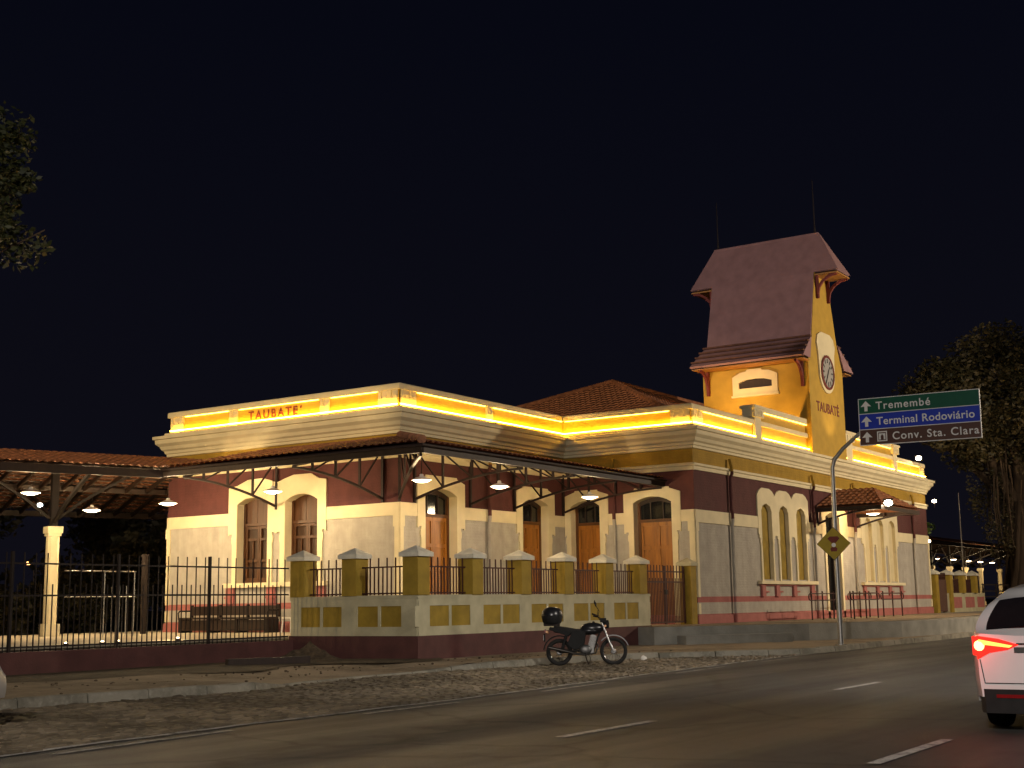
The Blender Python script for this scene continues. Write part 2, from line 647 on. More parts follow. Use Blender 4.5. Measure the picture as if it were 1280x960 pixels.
def text(string, size, M, name, material, parent, extrude=0.006, align='LEFT', spacing=1.0, bold=0.0):
    cu = bpy.data.curves.new(name, 'FONT')
    cu.body = string
    cu.size = size
    cu.extrude = extrude
    cu.align_x = align
    cu.space_character = spacing
    cu.offset = bold
    t = bpy.data.objects.new(name, cu)
    col.objects.link(t)
    dg = bpy.context.evaluated_depsgraph_get()
    me = bpy.data.meshes.new_from_object(t.evaluated_get(dg))
    bpy.data.objects.remove(t)
    me.transform(M)
    me.materials.clear()
    me.materials.append(material)
    o = bpy.data.objects.new(name, me)
    col.objects.link(o)
    if parent:
        o.parent = parent
    return o


def ellip(c, r, n=14, m=8, M=ID, mb=None):
    mb = mb or MB()
    prof = [(math.sin(math.pi * i / m), -math.cos(math.pi * i / m)) for i in range(m + 1)]
    prof[0] = (0.001, -1)
    prof[-1] = (0.001, 1)
    mb.lathe(prof, n, M @ Matrix.Translation(c) @ Matrix.Diagonal((r[0], r[1], r[2], 1)))
    return mb


def frame(origin, u, w):
    """matrix with local x = u, y = up, z = outward w"""
    u, w = Vector(u), Vector(w)
    return Matrix(((u.x, 0, w.x, origin[0]), (u.y, 0, w.y, origin[1]), (u.z, 1, w.z, origin[2]), (0, 0, 0, 1)))


BX, CY, DX, LY = 9.19, -4.97, 34.93, 9.72
FW = frame((0, 0, 0), (1, 0, 0), (0, -1, 0))
FL = frame((0, 0, 0), (0, -1, 0), (-1, 0, 0))      # u = -y
FN = frame((BX, 0, 0), (0, -1, 0), (-1, 0, 0))     # u = -y
FS = frame((0, CY, 0), (1, 0, 0), (0, -1, 0))
FD = frame((DX, 0, 0), (0, 1, 0), (1, 0, 0))
FB = frame((0, LY, 0), (-1, 0, 0), (0, 1, 0))      # u = -x
FOOT = [(0, 0), (BX, 0), (BX, CY), (DX, CY), (DX, LY), (0, LY)]


def sweep(profile, poly=FOOT, mb=None):
    """profile of (offset, z) carried round the closed footprint with mitred corners"""
    mb = mb or MB()
    n = len(poly)
    offs = []
    for i in range(n):
        p0, p1, p2 = Vector(poly[i - 1]), Vector(poly[i]), Vector(poly[(i + 1) % n])
        d1, d2 = (p1 - p0).normalized(), (p2 - p1).normalized()
        offs.append(Vector((d1.y, -d1.x)) + Vector((d2.y, -d2.x)))
    vs, fs = [], []
    k = len(profile)
    for i in range(n):
        for w, z in profile:
            vs.append((poly[i][0] + offs[i].x * w, poly[i][1] + offs[i].y * w, z))
    for i in range(n):
        j = (i + 1) % n
        for a in range(k):
            b = (a + 1) % k
            fs.append((i * k + a, j * k + a, j * k + b, i * k + b))
    return mb.add(vs, fs)


# ================================================================== GROUND
RZ = -0.66    # road
SZ = -0.52    # sidewalk
g = MB().add([(-900, -900, RZ - 0.03), (1500, -900, RZ - 0.03), (1500, 1500, RZ - 0.03), (-900, 1500, RZ - 0.03)], [(0, 1, 2, 3)])
structure(g.build('ground', DIRT))

EDGE = [(-80, -13.4), (-22, -12.62), (-20.3, -12.42), (-17.2, -12.3), (-13.2, -12.2), (-7.5, -11.75), (0.1, -11.25), (6.2, -11.1), (14, -11.1), (160, -10.6)]
KERB = [(-80, -7.6), (-22, -7.4), (-17.3, -7.25), (-16.2, -7.5), (-14.0, -7.8), (-12.8, -7.45), (-11, -7.0), (-9, -6.85), (-7.4, -6.9), (-5.9, -7.3), (-4.6, -7.45),
        (-2.8, -7.75), (-1.3, -8.15), (0.0, -8.8), (1.0, -9.9), (2.0, -10.75), (3.2, -11.12), (5, -11.2), (7.5, -11.15), (14, -11.05), (30, -10.95), (160, -10.55)]


def interp(pl, x):
    for (x0, y0), (x1, y1) in zip(pl, pl[1:]):
        if x <= x1:
            return y0 + (y1 - y0) * (x - x0) / (x1 - x0)
    return pl[-1][1]


def strip(name, xs, ya, yb, za, zb, m, nsub=1):
    mb = MB()
    vs, fs = [], []
    for x in xs:
        for k in range(nsub + 1):
            t = k / nsub
            vs.append((x, ya(x) + (yb(x) - ya(x)) * t, za(x) + (zb(x) - za(x)) * t))
    for i in range(len(xs) - 1):
        for k in range(nsub):
            a = i * (nsub + 1) + k
            fs.append((a, a + nsub + 1, a + nsub + 2, a + 1))
    mb.add(vs, fs)
    return structure(mb.build(name, m))


xs = [-80, -60, -40, -30] + [-26 + 0.5 * i for i in range(140)] + [48, 60, 80, 110, 160]
strip('road', xs, lambda x: -36, lambda x: interp(EDGE, x) + 0.02, lambda x: RZ, lambda x: RZ, ASPH)
lay = [x for x in xs if x <= 3.2]
strip('cobbled_parking_bay', lay, lambda x: interp(EDGE, x), lambda x: max(interp(KERB, x), interp(EDGE, x) + 0.02) + 0.05, lambda x: RZ + 0.004, lambda x: RZ + 0.006, COBBLE)


rngc = random.Random(17)
cob = MB()
yy = -13.2
row = 0
while yy < -6.8:
    xx = -26.0 + 0.11 * (row % 2)
    while xx < 3.0:
        w_ = 0.20 + 0.07 * rngc.random()
        xc, yc = xx + w_ / 2, yy + 0.07
        if interp(EDGE, xc) + 0.10 < yc < interp(KERB, xc) - 0.09 and rngc.random() > 0.05:
            z0_ = RZ - 0.01
            h_ = RZ + 0.012 + 0.022 * rngc.random() + 0.012 * math.sin(xc * 0.9) * math.sin(yc * 1.7)
            a_, b_ = w_ / 2 - 0.006, 0.064
            c_, d_ = a_ * 0.72, b_ * 0.66
            tx, ty = rngc.uniform(-0.008, 0.008), rngc.uniform(-0.008, 0.008)
            ang = rngc.uniform(-0.06, 0.06)
            ca, sa = math.cos(ang), math.sin(ang)
            P_ = [(-a_, -b_, z0_), (a_, -b_, z0_), (a_, b_, z0_), (-a_, b_, z0_), (-c_, -d_, h_ - tx - ty), (c_, -d_, h_ + tx - ty), (c_, d_, h_ + tx + ty), (-c_, d_, h_ - tx + ty)]
            cob.add([(xc + p[0] * ca - p[1] * sa, yc + p[0] * sa + p[1] * ca, p[2]) for p in P_], [(4, 5, 6, 7), (0, 1, 5, 4), (1, 2, 6, 5), (2, 3, 7, 6), (3, 0, 4, 7)])
        xx += w_
    yy += 0.135
    row += 1
COBST = bpy.data.materials.new('cobble_stone')
n_, l_ = nodes(COBST)
pb_ = n_['Principled BSDF']
pb_.inputs['Roughness'].default_value = 0.7
gi = n_.new('ShaderNodeNewGeometry')
rc_ = n_.new('ShaderNodeValToRGB')
rc_.color_ramp.elements[0].color = (0.075, 0.058, 0.036, 1)
rc_.color_ramp.elements[1].color = (0.19, 0.15, 0.10, 1)
l_.new(gi.outputs['Random Per Island'], rc_.inputs[0])
tco_ = n_.new('ShaderNodeTexCoord')
nz_ = n_.new('ShaderNodeTexNoise')
nz_.inputs['Scale'].default_value = 0.55
nz_.inputs['Detail'].default_value = 7
l_.new(tco_.outputs['Object'], nz_.inputs['Vector'])
mr_ = n_.new('ShaderNodeMapRange')
mr_.inputs[1].default_value = 0.46
mr_.inputs[2].default_value = 0.60
l_.new(nz_.outputs[0], mr_.inputs[0])
mm_ = n_.new('ShaderNodeMix')
mm_.data_type = 'RGBA'
l_.new(mr_.outputs[0], mm_.inputs[0])
l_.new(rc_.outputs[0], mm_.inputs[6])
mm_.inputs[7].default_value = (0.062, 0.047, 0.028, 1)
l_.new(mm_.outputs[2], pb_.inputs['Base Color'])
structure(cob.build('cobblestone_paving', COBST))


def kz(x):   # sidewalk height at the kerb: dips at the driveway
    if -13.3 < x < -6.6:
        t = min(1, (x + 13.3) / 0.8, (-6.6 - x) / 0.8)
        return SZ - 0.115 * max(0, t)
    return SZ


def wall_line(x):
    return -0.95 if x < -5.5 else (-4.95 if x < 5.8 else -4.97)


sw = MB()
vs, fs = [], []
ns = 10
for x in xs:
    ya, yb = interp(KERB, x) + 0.12, (0.5 if x < -5.3 else -4.4)
    for k in range(ns + 1):
        t = k / ns
        z = kz(x) + (SZ - kz(x)) * min(1, t * 2.5)
        if 0 < k < ns:
            z += 0.018 * math.sin(x * 1.3 + k * 2.1) * math.sin(x * 0.37 + k)
        vs.append((x, ya + (yb - ya) * t, z))
for i in range(len(xs) - 1):
    for k in range(ns):
        a = i * (ns + 1) + k
        fs.append((a, a + ns + 1, a + ns + 2, a + 1))
sw.add(vs, fs)
structure(sw.build('sidewalk', SIDEW, smooth=40))

# kerb stones: one run of blocks following the kerb line
kb = MB()
x = -40.0
while x < 75:
    L = 0.95 + random.random() * 0.25
    x1 = x + L
    a, b = Vector((x + 0.012, interp(KERB, x + 0.012), 0)), Vector((x1 - 0.012, interp(KERB, x1 - 0.012), 0))
    d = (b - a).normalized()
    nrm = Vector((-d.y, d.x, 0))
    j = random.uniform(-0.012, 0.012)
    vs = []
    for p in (a, b):
        zt = kz(p.x) + 0.012 + j
        bz = RZ - 0.05
        for q, z in ((0.0 + j, bz), (0.03 + j, zt - 0.02), (0.06 + j, zt), (0.16, zt), (0.16, bz)):
            w = p + nrm * q
            vs.append((w.x, w.y, z))
    kb.add(vs, [(0, 1, 6, 5), (1, 2, 7, 6), (2, 3, 8, 7), (3, 4, 9, 8), (0, 4, 3, 2, 1), (5, 6, 7, 8, 9)])
    x = x1
structure(kb.build('kerb', KERBM))

# markings
mk = MB()


def dash(x0, x1, y, w=0.12):
    mk.add([(x0, y - w / 2, RZ + 0.008), (x1, y - w / 2, RZ + 0.008), (x1, y + w / 2, RZ + 0.008), (x0, y + w / 2, RZ + 0.008)], [(0, 1, 2, 3)])


for k in range(-3, 12):
    dash(-18.1 + 8.05 * k, -16.0 + 8.05 * k, -16.5 - 0.035 * k)
    dash(-18.9 + 8.05 * k, -16.7 + 8.05 * k, -20.1 - 0.03 * k)
structure(mk.build('lane_marking', LINE))
em = MB()
vs, fs = [], []
ex = [-40 + 0.5 * i for i in range(105)]
ln = []
for i, x in enumerate(ex):
    y = interp(EDGE, x) + 0.05 + 0.03 * math.sin(x * 2.3) + 0.02 * math.sin(x * 5.1)
    vs += [(x, y - 0.06, RZ + 0.010), (x, y + 0.06, RZ + 0.011)]
for i in range(len(ex) - 1):
    fs.append((2 * i, 2 * i + 2, 2 * i + 3, 2 * i + 1))
em.add(vs, fs)
for a, b in ((-21.6, -19.0), (-16.6, -14.4), (-12, -9.6), (-6.5, -3.8), (-1.5, 1.2)):
    y0, y1 = interp(EDGE, a) - 0.32, interp(EDGE, b) - 0.30
    em.add([(a, y0 - 0.05, RZ + 0.009), (b, y1 - 0.05, RZ + 0.009), (b, y1 + 0.05, RZ + 0.009), (a, y0 + 0.05, RZ + 0.009)], [(0, 1, 2, 3)])
structure(em.build('edge_line', EDGEP))

# far side beyond the tracks
gr = MB().add([(-200, 13, -0.4), (400, 13, -0.4), (400, 200, 0.2), (-200, 200, 0.2)], [(0, 1, 2, 3)])
structure(gr.build('grass_field', GRASS))
pf = MB().box(-60, DX + 85, -0.75, 12.6, RZ - 0.1, -0.004)
structure(pf.build('platform', PAVE))
pf2 = MB().box(-5.2, 9.3, -4.55, -0.752, RZ - 0.1, -0.004)
structure(pf2.build('terrace', PAVE))
# forecourt platform in front of the street facade: widening wedge with two steps
fc = MB().prism([(5.2, -4.75), (4.85, -5.62), (9.34, -8.62), (13.3, -10.25), (16.0, -10.7), (30, -10.7), (75, -10.4), (75, -4.4), (5.2, -4.4)], RZ - 0.05, -0.002)
vsn = []
for v in fc.v:
    z = v[2]
    if z > -0.1 and v[0] > 14 and v[1] < -9:
        z = -0.02 if v[0] < 20 else (SZ + 0.45)
    vsn.append((v[0], v[1], z))
fc.v = vsn
structure(fc.build('forecourt', CONC))
ft_ = [(5.24, -4.76, 0.003), (4.92, -5.6, 0.003), (9.36, -8.56, 0.003), (13.3, -10.18, 0.003), (13.9, -10.3, 0.003), (13.9, -5.03, 0.003), (9.3, -5.03, 0.003), (9.1, -4.76, 0.003)]
ft2 = [(13.9, -10.3, 0.003), (16.0, -10.62, -0.014), (30, -10.62, -0.06), (34.8, -10.6, -0.06), (34.8, -5.03, 0.003), (13.9, -5.03, 0.003)]
structure(MB().add(ft_, [tuple(range(len(ft_)))]).add([(9.36, -8.56, 0.0035), (13.9, -10.3, 0.0035), (34.8, -9.0, 0.0035), (34.8, -5.03, 0.0035), (9.36, -5.03, 0.0035)], [(0, 1, 2, 3, 4)]).build('forecourt_paving', SIDEW))
# dark earth verge along the low walls
vg = MB()
vs, fs = [], []
rv = random.Random(3)
vx = [-24 + 0.5 * i for i in range(39)]
for i, x in enumerate(vx):
    if x < -5.9:
        yi = -1.08
    else:
        yi = -4.96
    yo = -3.6 - 0.9 * math.sin(x * 0.45) - 0.35 * math.sin(x * 1.7 + 1) + rv.uniform(-0.12, 0.12)
    if x > -7.5:
        yo = -5.35 - 0.3 * math.sin(x * 1.9) + 0.3 * max(0, x + 7) * 0.1
        yo = min(yo, yi - 0.15)
    for k in range(5):
        t = k / 4
        vs.append((x, yi + (yo - yi) * t, SZ + 0.006 + (0.035 * math.sin(math.pi * t) * (0.6 + 0.6 * rv.random()) if 0 < k < 4 else 0.012 * (k == 0))))
for i in range(len(vx) - 1):
    for k in range(4):
        a = i * 5 + k
        fs.append((a, a + 1, a + 6, a + 5))
structure(vg.add(vs, fs).build('earth_verge', DIRT, smooth=60))
st = MB()
st.prism([(5.5, -6.0), (5.25, -6.45), (8.3, -8.5), (8.7, -8.0)], RZ, -0.26)
structure(st.build('steps', CONC))

# ================================================================== STATION BUILDING
ST = thing('station_building', 'cream, maroon and ochre railway station with clock tower and amber lit parapet', 'station')


def wall(F_, u0, u1, z0, z1, holes, name='wall', m=WALLP):
    us = sorted({u0, u1, *[h[0] for h in holes], *[h[1] for h in holes]})
    zs = sorted({z0, z1, *[h[2] for h in holes], *[h[3] for h in holes]})
    mb = MB()
    for a, b in zip(us, us[1:]):
        for c, d in zip(zs, zs[1:]):
            um, zm = (a + b) / 2, (c + d) / 2
            if any(h[0] < um < h[1] and h[2] < zm < h[3] for h in holes):
                continue
            mb.add([(a, c, 0), (b, c, 0), (b, d, 0), (a, d, 0)], [(0, 1, 2, 3)], F_)
    o = mb.build(name, m, ST)
    return o


HW = [(1.18, 2.78, 0, 4.2), (6.46, 8.06, 0, 4.2)]
HL = [(-6.5, -5.18, 1.5, 4.16), (-4.45, -3.12, 1.5, 4.16)]
HN = [(0.28, 1.42, 0, 4.2), (2.73, 4.15, 0, 4.2)]
T1 = [(14.55, 15.5), (16.2, 17.1), (17.88, 18.8)]
T2 = [(25.65, 26.55), (27.2, 28.1), (28.8, 29.75)]
HS = [(a, b, 1.47, 4.2) for a, b in T1 + T2] + [(21.0, 22.55, 0, 4.18)]
wall(FW, 0, BX, -0.6, 6.54, HW)
wall(FL, -LY, 0, -0.6, 6.54, HL)
wall(FN, 0, -CY, -0.6, 6.54, HN)
wall(FS, BX, DX, -0.6, 6.54, HS)
wall(FD, CY, LY, -0.6, 6.54, [])
wall(FB, -DX, 0, -0.6, 6.54, [])
# flat roof slab behind the parapets
rs = MB().prism(FOOT, 6.35, 6.5)
rs.build('roof_slab', CONC, ST)

# cornice and mouldings
cor = [(-0.02, 5.70), (0.07, 5.72), (0.07, 5.80), (0.11, 5.82), (0.13, 5.90), (0.20, 5.95), (0.24, 6.05), (0.34, 6.14), (0.35, 6.27), (0.41, 6.29), (0.41, 6.385),
       (0.14, 6.43), (0.13, 6.505), (-0.02, 6.53)]
sweep(cor).build('cornice', CREAM, ST)
sweep([(-0.02, 5.0), (0.05, 5.0), (0.05, 5.12), (0.10, 5.15), (0.10, 5.22), (-0.02, 5.25)]).build('string_course', CREAM, ST)
# plinth step
sweep([(-0.02, -0.6), (0.05, -0.6), (0.05, 0.27), (-0.02, 0.30)]).build('plinth', RED, ST)
# the plinth must not close the doors: doors start at the platform, so a dark threshold is set in front later


def band(F_, segs, z0, z1, w=0.04, name='band', m=CREAM, mb=None):
    mb = mb or MB()
    for a, b in segs:
        mb.box(a, b, z0, z1, -0.02, w, F_)
    return mb


def arc(u0, u1, zs, zt, n=9):
    """segmental arch from (u1,zs) over (mid,zt) to (u0,zs)"""
    return [(u1 + (u0 - u1) * i / n, zs + (zt - zs) * math.sin(math.pi * i / n) ** 0.8) for i in range(n + 1)]


def surround(F_, o0, o1, p0, p1, a, b, zb, zt, head, zsh=3.02, wtop=None, back=-0.38):
    """cream architrave: broad head with shoulders, slim pilasters below; opening a..b with arched head"""
    top = wtop or [(o0, zt - 0.18), (o0 + 0.42, zt - 0.04), (o0 + 0.42, zt), (o1 - 0.42, zt), (o1 - 0.42, zt - 0.04), (o1, zt - 0.18)]
    lw = [(p0, zb), (p0, zsh - 0.32), (p0 - 0.03, zsh - 0.24), (p0 - 0.03, zsh - 0.1), (p0 - 0.0, zsh - 0.05), (p0 - 0.0, zsh + 0.02), (min(p0 - 0.08, o0 + 0.06), zsh + 0.02), (min(p0 - 0.08, o0 + 0.06), zsh - 0.02), (o0, zsh - 0.02)]
    rw = [(o1, zsh - 0.02), (max(p1 + 0.08, o1 - 0.06), zsh - 0.02), (max(p1 + 0.08, o1 - 0.06), zsh + 0.02), (p1, zsh + 0.02), (p1, zsh - 0.05), (p1 + 0.03, zsh - 0.1), (p1 + 0.03, zsh - 0.24), (p1, zsh - 0.32), (p1, zb)]
    inner = [(b, zb)] + head + [(a, zb)]
    return MB().prism(lw + top + rw + inner, back, 0.05, F_).build('surround', CREAM, ST)


def boxp(F_, u0, u1, v0, v1, w0, w1, mb):
    return mb.box(u0, u1, v0, v1, w0, w1, F_)


def door(F_, a, b, leaves, label=None, z0=0.0, ztr=3.36, zt=4.2, w=-0.36, jamb_dark=0.0):
    fr = MB()
    t = 0.09
    fr.box(a, a + t, z0, zt, w, w + 0.10, F_)
    fr.box(b - t, b, z0, zt, w, w + 0.10, F_)
    fr.box(a + t, b - t, ztr, ztr + 0.1, w, w + 0.12, F_)
    # arched head board
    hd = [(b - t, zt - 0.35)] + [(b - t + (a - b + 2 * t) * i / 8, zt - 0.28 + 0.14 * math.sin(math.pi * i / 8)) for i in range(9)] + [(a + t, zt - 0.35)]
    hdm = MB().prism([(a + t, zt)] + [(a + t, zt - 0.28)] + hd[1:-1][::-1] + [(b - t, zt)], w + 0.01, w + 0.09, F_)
    mid = (a + b) / 2
    d = fr.build('door', mat('door_frame_wood', (0.095, 0.036, 0.009), 0.55, var=0.25, streak=True), ST)
    hdm.build('door_head', DKWOOD, d)  # dark wood paints in the shade at the head of the frame
    if label:
        d['label'] = label
    gl = MB().box(a + t, b - t, ztr + 0.1, zt, w - 0.02, w + 0.02, F_)
    for k in range(1, 4):
        pass
    gl.build('transom_pane', GLASS, d)
    mu = MB()
    for q in ((a * 2 + b) / 3, (a + 2 * b) / 3):
        mu.box(q - 0.018, q + 0.018, ztr + 0.1, zt - 0.16, w + 0.03, w + 0.075, F_)
    mu.build('transom_muntin', DKWOOD, d)
    for k in range(2):
        u0 = a + t + 0.01 if k == 0 else mid + 0.005
        u1 = mid - 0.005 if k == 0 else b - t - 0.01
        lf = MB()
        s = 0.085
        lf.box(u0, u1, z0 + 0.01, ztr, w - 0.01, w + 0.03, F_)
        lf.box(u0, u0 + s, z0 + 0.01, ztr, w + 0.03, w + 0.075, F_)
        lf.box(u1 - s, u1, z0 + 0.01, ztr, w + 0.03, w + 0.075, F_)
        for zr in (z0 + 0.01, 0.95, 1.75, 2.45, ztr - 0.12):
            lf.box(u0 + s, u1 - s, zr, zr + 0.12, w + 0.03, w + 0.075, F_)
        for za, zc in ((0.2, 0.88), (1.14, 1.68), (1.94, 2.38), (2.64, ztr - 0.2)):
            lf.prism([(u0 + s + 0.03, za), (u1 - s - 0.03, za), (u1 - s - 0.03, zc), (u0 + s + 0.03, zc)], w + 0.03, w + 0.045, F_)
        lf.build('door_leaf', WOOD, d)
    kn = MB().lathe([(0.0, -0.03), (0.03, -0.02), (0.03, 0.02), (0.0, 0.03)], 8, F_ @ Matrix.Translation((mid + 0.06, 1.05, w + 0.1)))
    kn.build('door_handle', CHROME, d)
    return d


for a, b in ((1.18, 2.78), (6.46, 8.06)):
    o0, o1 = (0.8, 3.2) if a < 3 else (6.1, 8.47)
    surround(FW, o0, o1, a - 0.2, b + 0.2, a, b, 0, 4.58, arc(a, b, 4.0, 4.2))
    door(FW, a, b, 2)
surround(FN, 0.03, 1.75, 0.1, 1.62, 0.28, 1.42, 0, 4.55, arc(0.28, 1.42, 4.0, 4.2))
door(FN, 0.28, 1.42, 2)
surround(FN, 2.36, 4.48, 2.53, 4.35, 2.73, 4.15, 0, 4.50, arc(2.73, 4.15, 4.0, 4.2))
door(FN, 2.73, 4.15, 2)


def casement(F_, a, b, z0=1.5, ztr=3.28, zt=4.16, w=-0.36):
    f = MB()
    t = 0.08
    f.box(a, a + t, z0, zt, w, w + 0.1, F_)
    f.box(b - t, b, z0, zt, w, w + 0.1, F_)
    f.box(a + t, b - t, ztr, ztr + 0.09, w, w + 0.13, F_)
    f.box(a + t, b - t, z0, z0 + 0.08, w, w + 0.1, F_)
    o = f.build('window', WINWOOD, ST)
    p = MB()
    n = 5
    for i in range(n):   # boarded fanlight
        u0 = a + t + (b - a - 2 * t) * i / n
        u1 = a + t + (b - a - 2 * t) * (i + 1) / n
        p.box(u0 + 0.004, u1 - 0.004, ztr + 0.09, zt, w - 0.02, w + 0.04 + 0.006 * (i % 2), F_)
    p.build('fanlight_board', WINWOOD, o)
    mid = (a + b) / 2
    for u0, u1 in ((a + t, mid - 0.004), (mid + 0.004, b - t)):
        lf = MB()
        s = 0.075
        lf.box(u0, u0 + s, z0 + 0.08, ztr, w + 0.01, w + 0.07, F_)
        lf.box(u1 - s, u1, z0 + 0.08, ztr, w + 0.01, w + 0.07, F_)
        for zr in (z0 + 0.08, 2.15, 2.82, ztr - 0.09):
            lf.box(u0 + s, u1 - s, zr, zr + 0.08, w + 0.01, w + 0.07, F_)
        um = (u0 + u1) / 2
        lf.box(um - 0.02, um + 0.02, z0 + 0.16, 2.82, w + 0.01, w + 0.05, F_)
        lf.build('casement', WINWOOD, o)
    MB().box(a + t, b - t, z0 + 0.08, ztr, w - 0.03, w, F_).build('shutter_panel', mat('shutter_wood', (0.036, 0.014, 0.004), 0.6, var=0.3, streak=True), o)
    return o


tp = 4.74
surround(FL, -6.88, -4.82, -6.7, -4.98, -6.5, -5.18, 1.5, tp, arc(-6.5, -5.18, 3.96, 4.16),
         wtop=[(-6.88, 4.50), (-6.5, 4.56), (-6.05, 4.72), (-5.45, 4.74), (-5.1, 4.66), (-4.82, 4.56)])
surround(FL, -4.82, -2.77, -4.65, -2.92, -4.45, -3.12, 1.5, tp, arc(-4.45, -3.12, 3.96, 4.16),
         wtop=[(-4.82, 4.56), (-4.5, 4.66), (-4.1, 4.76), (-3.4, 4.76), (-3.1, 4.60), (-2.77, 4.55)])
casement(FL, -6.5, -5.18)
casement(FL, -4.45, -3.12)
MB().box(-6.98, -2.68, 1.36, 1.5, -0.3, 0.14, FL).build('sill', CREAM, ST)
cb = MB()
for u in (-6.75, -5.0, -2.95):
    cb.box(u - 0.17, u + 0.17, 0.86, 1.36, -0.02, 0.07, FL)
    cb.box(u - 0.21, u + 0.21, 1.02, 1.08, -0.02, 0.10, FL)
cb.build('corbel', RED, ST)


def niche(F_, o0, o1, a, b, m, hump=True):
    top = [(o0, 4.50), (o0 + 0.18, 4.66), (o0 + 0.45, 4.75), (o1 - 0.5, 4.75), (o1 - 0.22, 4.66), (o1, 4.50)]
    head = [(b, 3.92), (b - 0.14, 4.10), ((a + b) / 2, 4.2), (a + 0.14, 4.10), (a, 3.92)]
    mid = [(b, 1.42), (b, 2.55), (b + 0.035, 2.75), (b, 2.95)]
    midl = [(a, 2.95), (a - 0.035, 2.75), (a, 2.55), (a, 1.42)]
    p0, p1 = a - 0.13, b + 0.13
    lw = [(p0, 1.42), (p0, 2.72), (p0 - 0.04, 2.80), (p0 - 0.04, 2.88), (p0, 2.92), (max(o0, p0 - 0.1), 2.94), (max(o0, p0 - 0.1), 3.04), (o0, 3.06)]
    rw = [(o1, 3.06), (min(o1, p1 + 0.1), 3.04), (min(o1, p1 + 0.1), 2.94), (p1, 2.92), (p1 + 0.04, 2.88), (p1 + 0.04, 2.80), (p1, 2.72), (p1, 1.42)]
    MB().prism(lw + top + rw + mid + head + midl, -0.14, 0.05, F_).build('surround', CREAM, ST)
    o = MB().box(a - 0.05, b + 0.05, 1.42, 4.22, -0.16, -0.10, F_).build('blind_window', m, ST)
    return o


o0s = [14.25, 15.85, 17.49, 19.15]
for i, (a, b) in enumerate(T1):
    niche(FS, o0s[i], o0s[i + 1], a, b, OLIVE)
o0s = [25.2, 26.88, 28.45, 30.15]
for i, (a, b) in enumerate(T2):
    niche(FS, o0s[i], o0s[i + 1], a, b, PALE)
for s0, s1, cs in ((14.1, 19.6, (14.45, 15.75, 17.4, 19.2)), (24.95, 30.5, (25.25, 26.9, 28.6, 30.2))):
    MB().box(s0, s1, 1.30, 1.42, -0.1, 0.16, FS).build('sill', CREAM, ST)
    cb = MB()
    for u in cs:
        cb.box(u - 0.16, u + 0.16, 0.86, 1.30, -0.02, 0.08, FS)
        cb.box(u + 0.16, u + 0.5, 1.0, 1.06, -0.02, 0.06, FS)
    cb.box(s0 + 0.1, s1 - 0.1, 1.24, 1.30, -0.02, 0.06, FS)
    cb.build('corbel', RED, ST)
surround(FS, 20.55, 23.5, 20.8, 22.75, 21.0, 22.55, 0, 4.42, arc(21.0, 22.55, 4.0, 4.18))
dd = MB()
dd.box(21.0, 21.08, 0, 4.18, -0.36, -0.26, FS)
dd.box(22.47, 22.55, 0, 4.18, -0.36, -0.26, FS)
dd.box(21.08, 22.47, 3.2, 3.3, -0.36, -0.25, FS)
for u in (21.5, 21.76, 22.02):
    dd.box(u, u + 0.05, 0, 3.2, -0.36, -0.28, FS)
dd = dd.build('door', IRON, ST)
dd['label'] = 'dark glazed street door under the small awning'
MB().box(21.08, 22.47, 0, 4.18, -0.40, -0.37, FS).build('pane', GLASS, dd)

# cream band at lintel height, broken by the surrounds, and corner strips
b = MB()
band(FW, [(0, 0.8), (3.2, 6.1), (8.47, BX)], 3.32, 3.7, mb=b)
band(FL, [(-LY, -6.88), (-2.77, 0)], 3.32, 3.7, mb=b)
band(FN, [(1.75, 2.36), (4.48, -CY)], 3.32, 3.7, mb=b)
band(FS, [(BX, 14.25), (19.15, 20.55), (23.5, 25.2), (30.15, DX)], 3.28, 3.7, mb=b)
b.build('lintel_band', CREAM, ST)
q = MB()
for F_, u0, u1 in ((FW, 0.0, 0.16), (FL, -0.16, 0.0), (FL, -LY, -LY + 0.16), (FN, -CY - 0.2, -CY), (FS, BX, BX + 0.16), (FS, DX - 0.14, DX)):
    q.box(u0, u1, 0.86, 3.0, -0.02, 0.035, F_)
    q.box(u0 - 0.05 * (u0 < 0 or F_ is FN), u1 + 0.05 * (u0 >= 0 and F_ is not FN), 3.0, 3.32, -0.02, 0.038, F_)
    q.box(u0, u1, 0.32, 0.66, -0.02, 0.033, F_)
q.build('corner_strip', CREAM, ST)

# downspouts painted with the wall
for F_, u in ((FW, 4.45), (FN, 2.02), (FS, 11.9), (FS, 19.6), (FS, 24.3), (FS, 32.4)):
    d = MB()
    d.tube([(u, -0.1, 0.09), (u, 3.25, 0.09), (u, 3.45, 0.12), (u, 3.7, 0.12), (u, 3.85, 0.09), (u, 4.9, 0.09), (u, 5.05, 0.16), (u, 5.25, 0.16), (u, 5.55, 0.09)], 0.06, 8, F_)
    d.build('downspout', WALLP, ST, smooth=40)

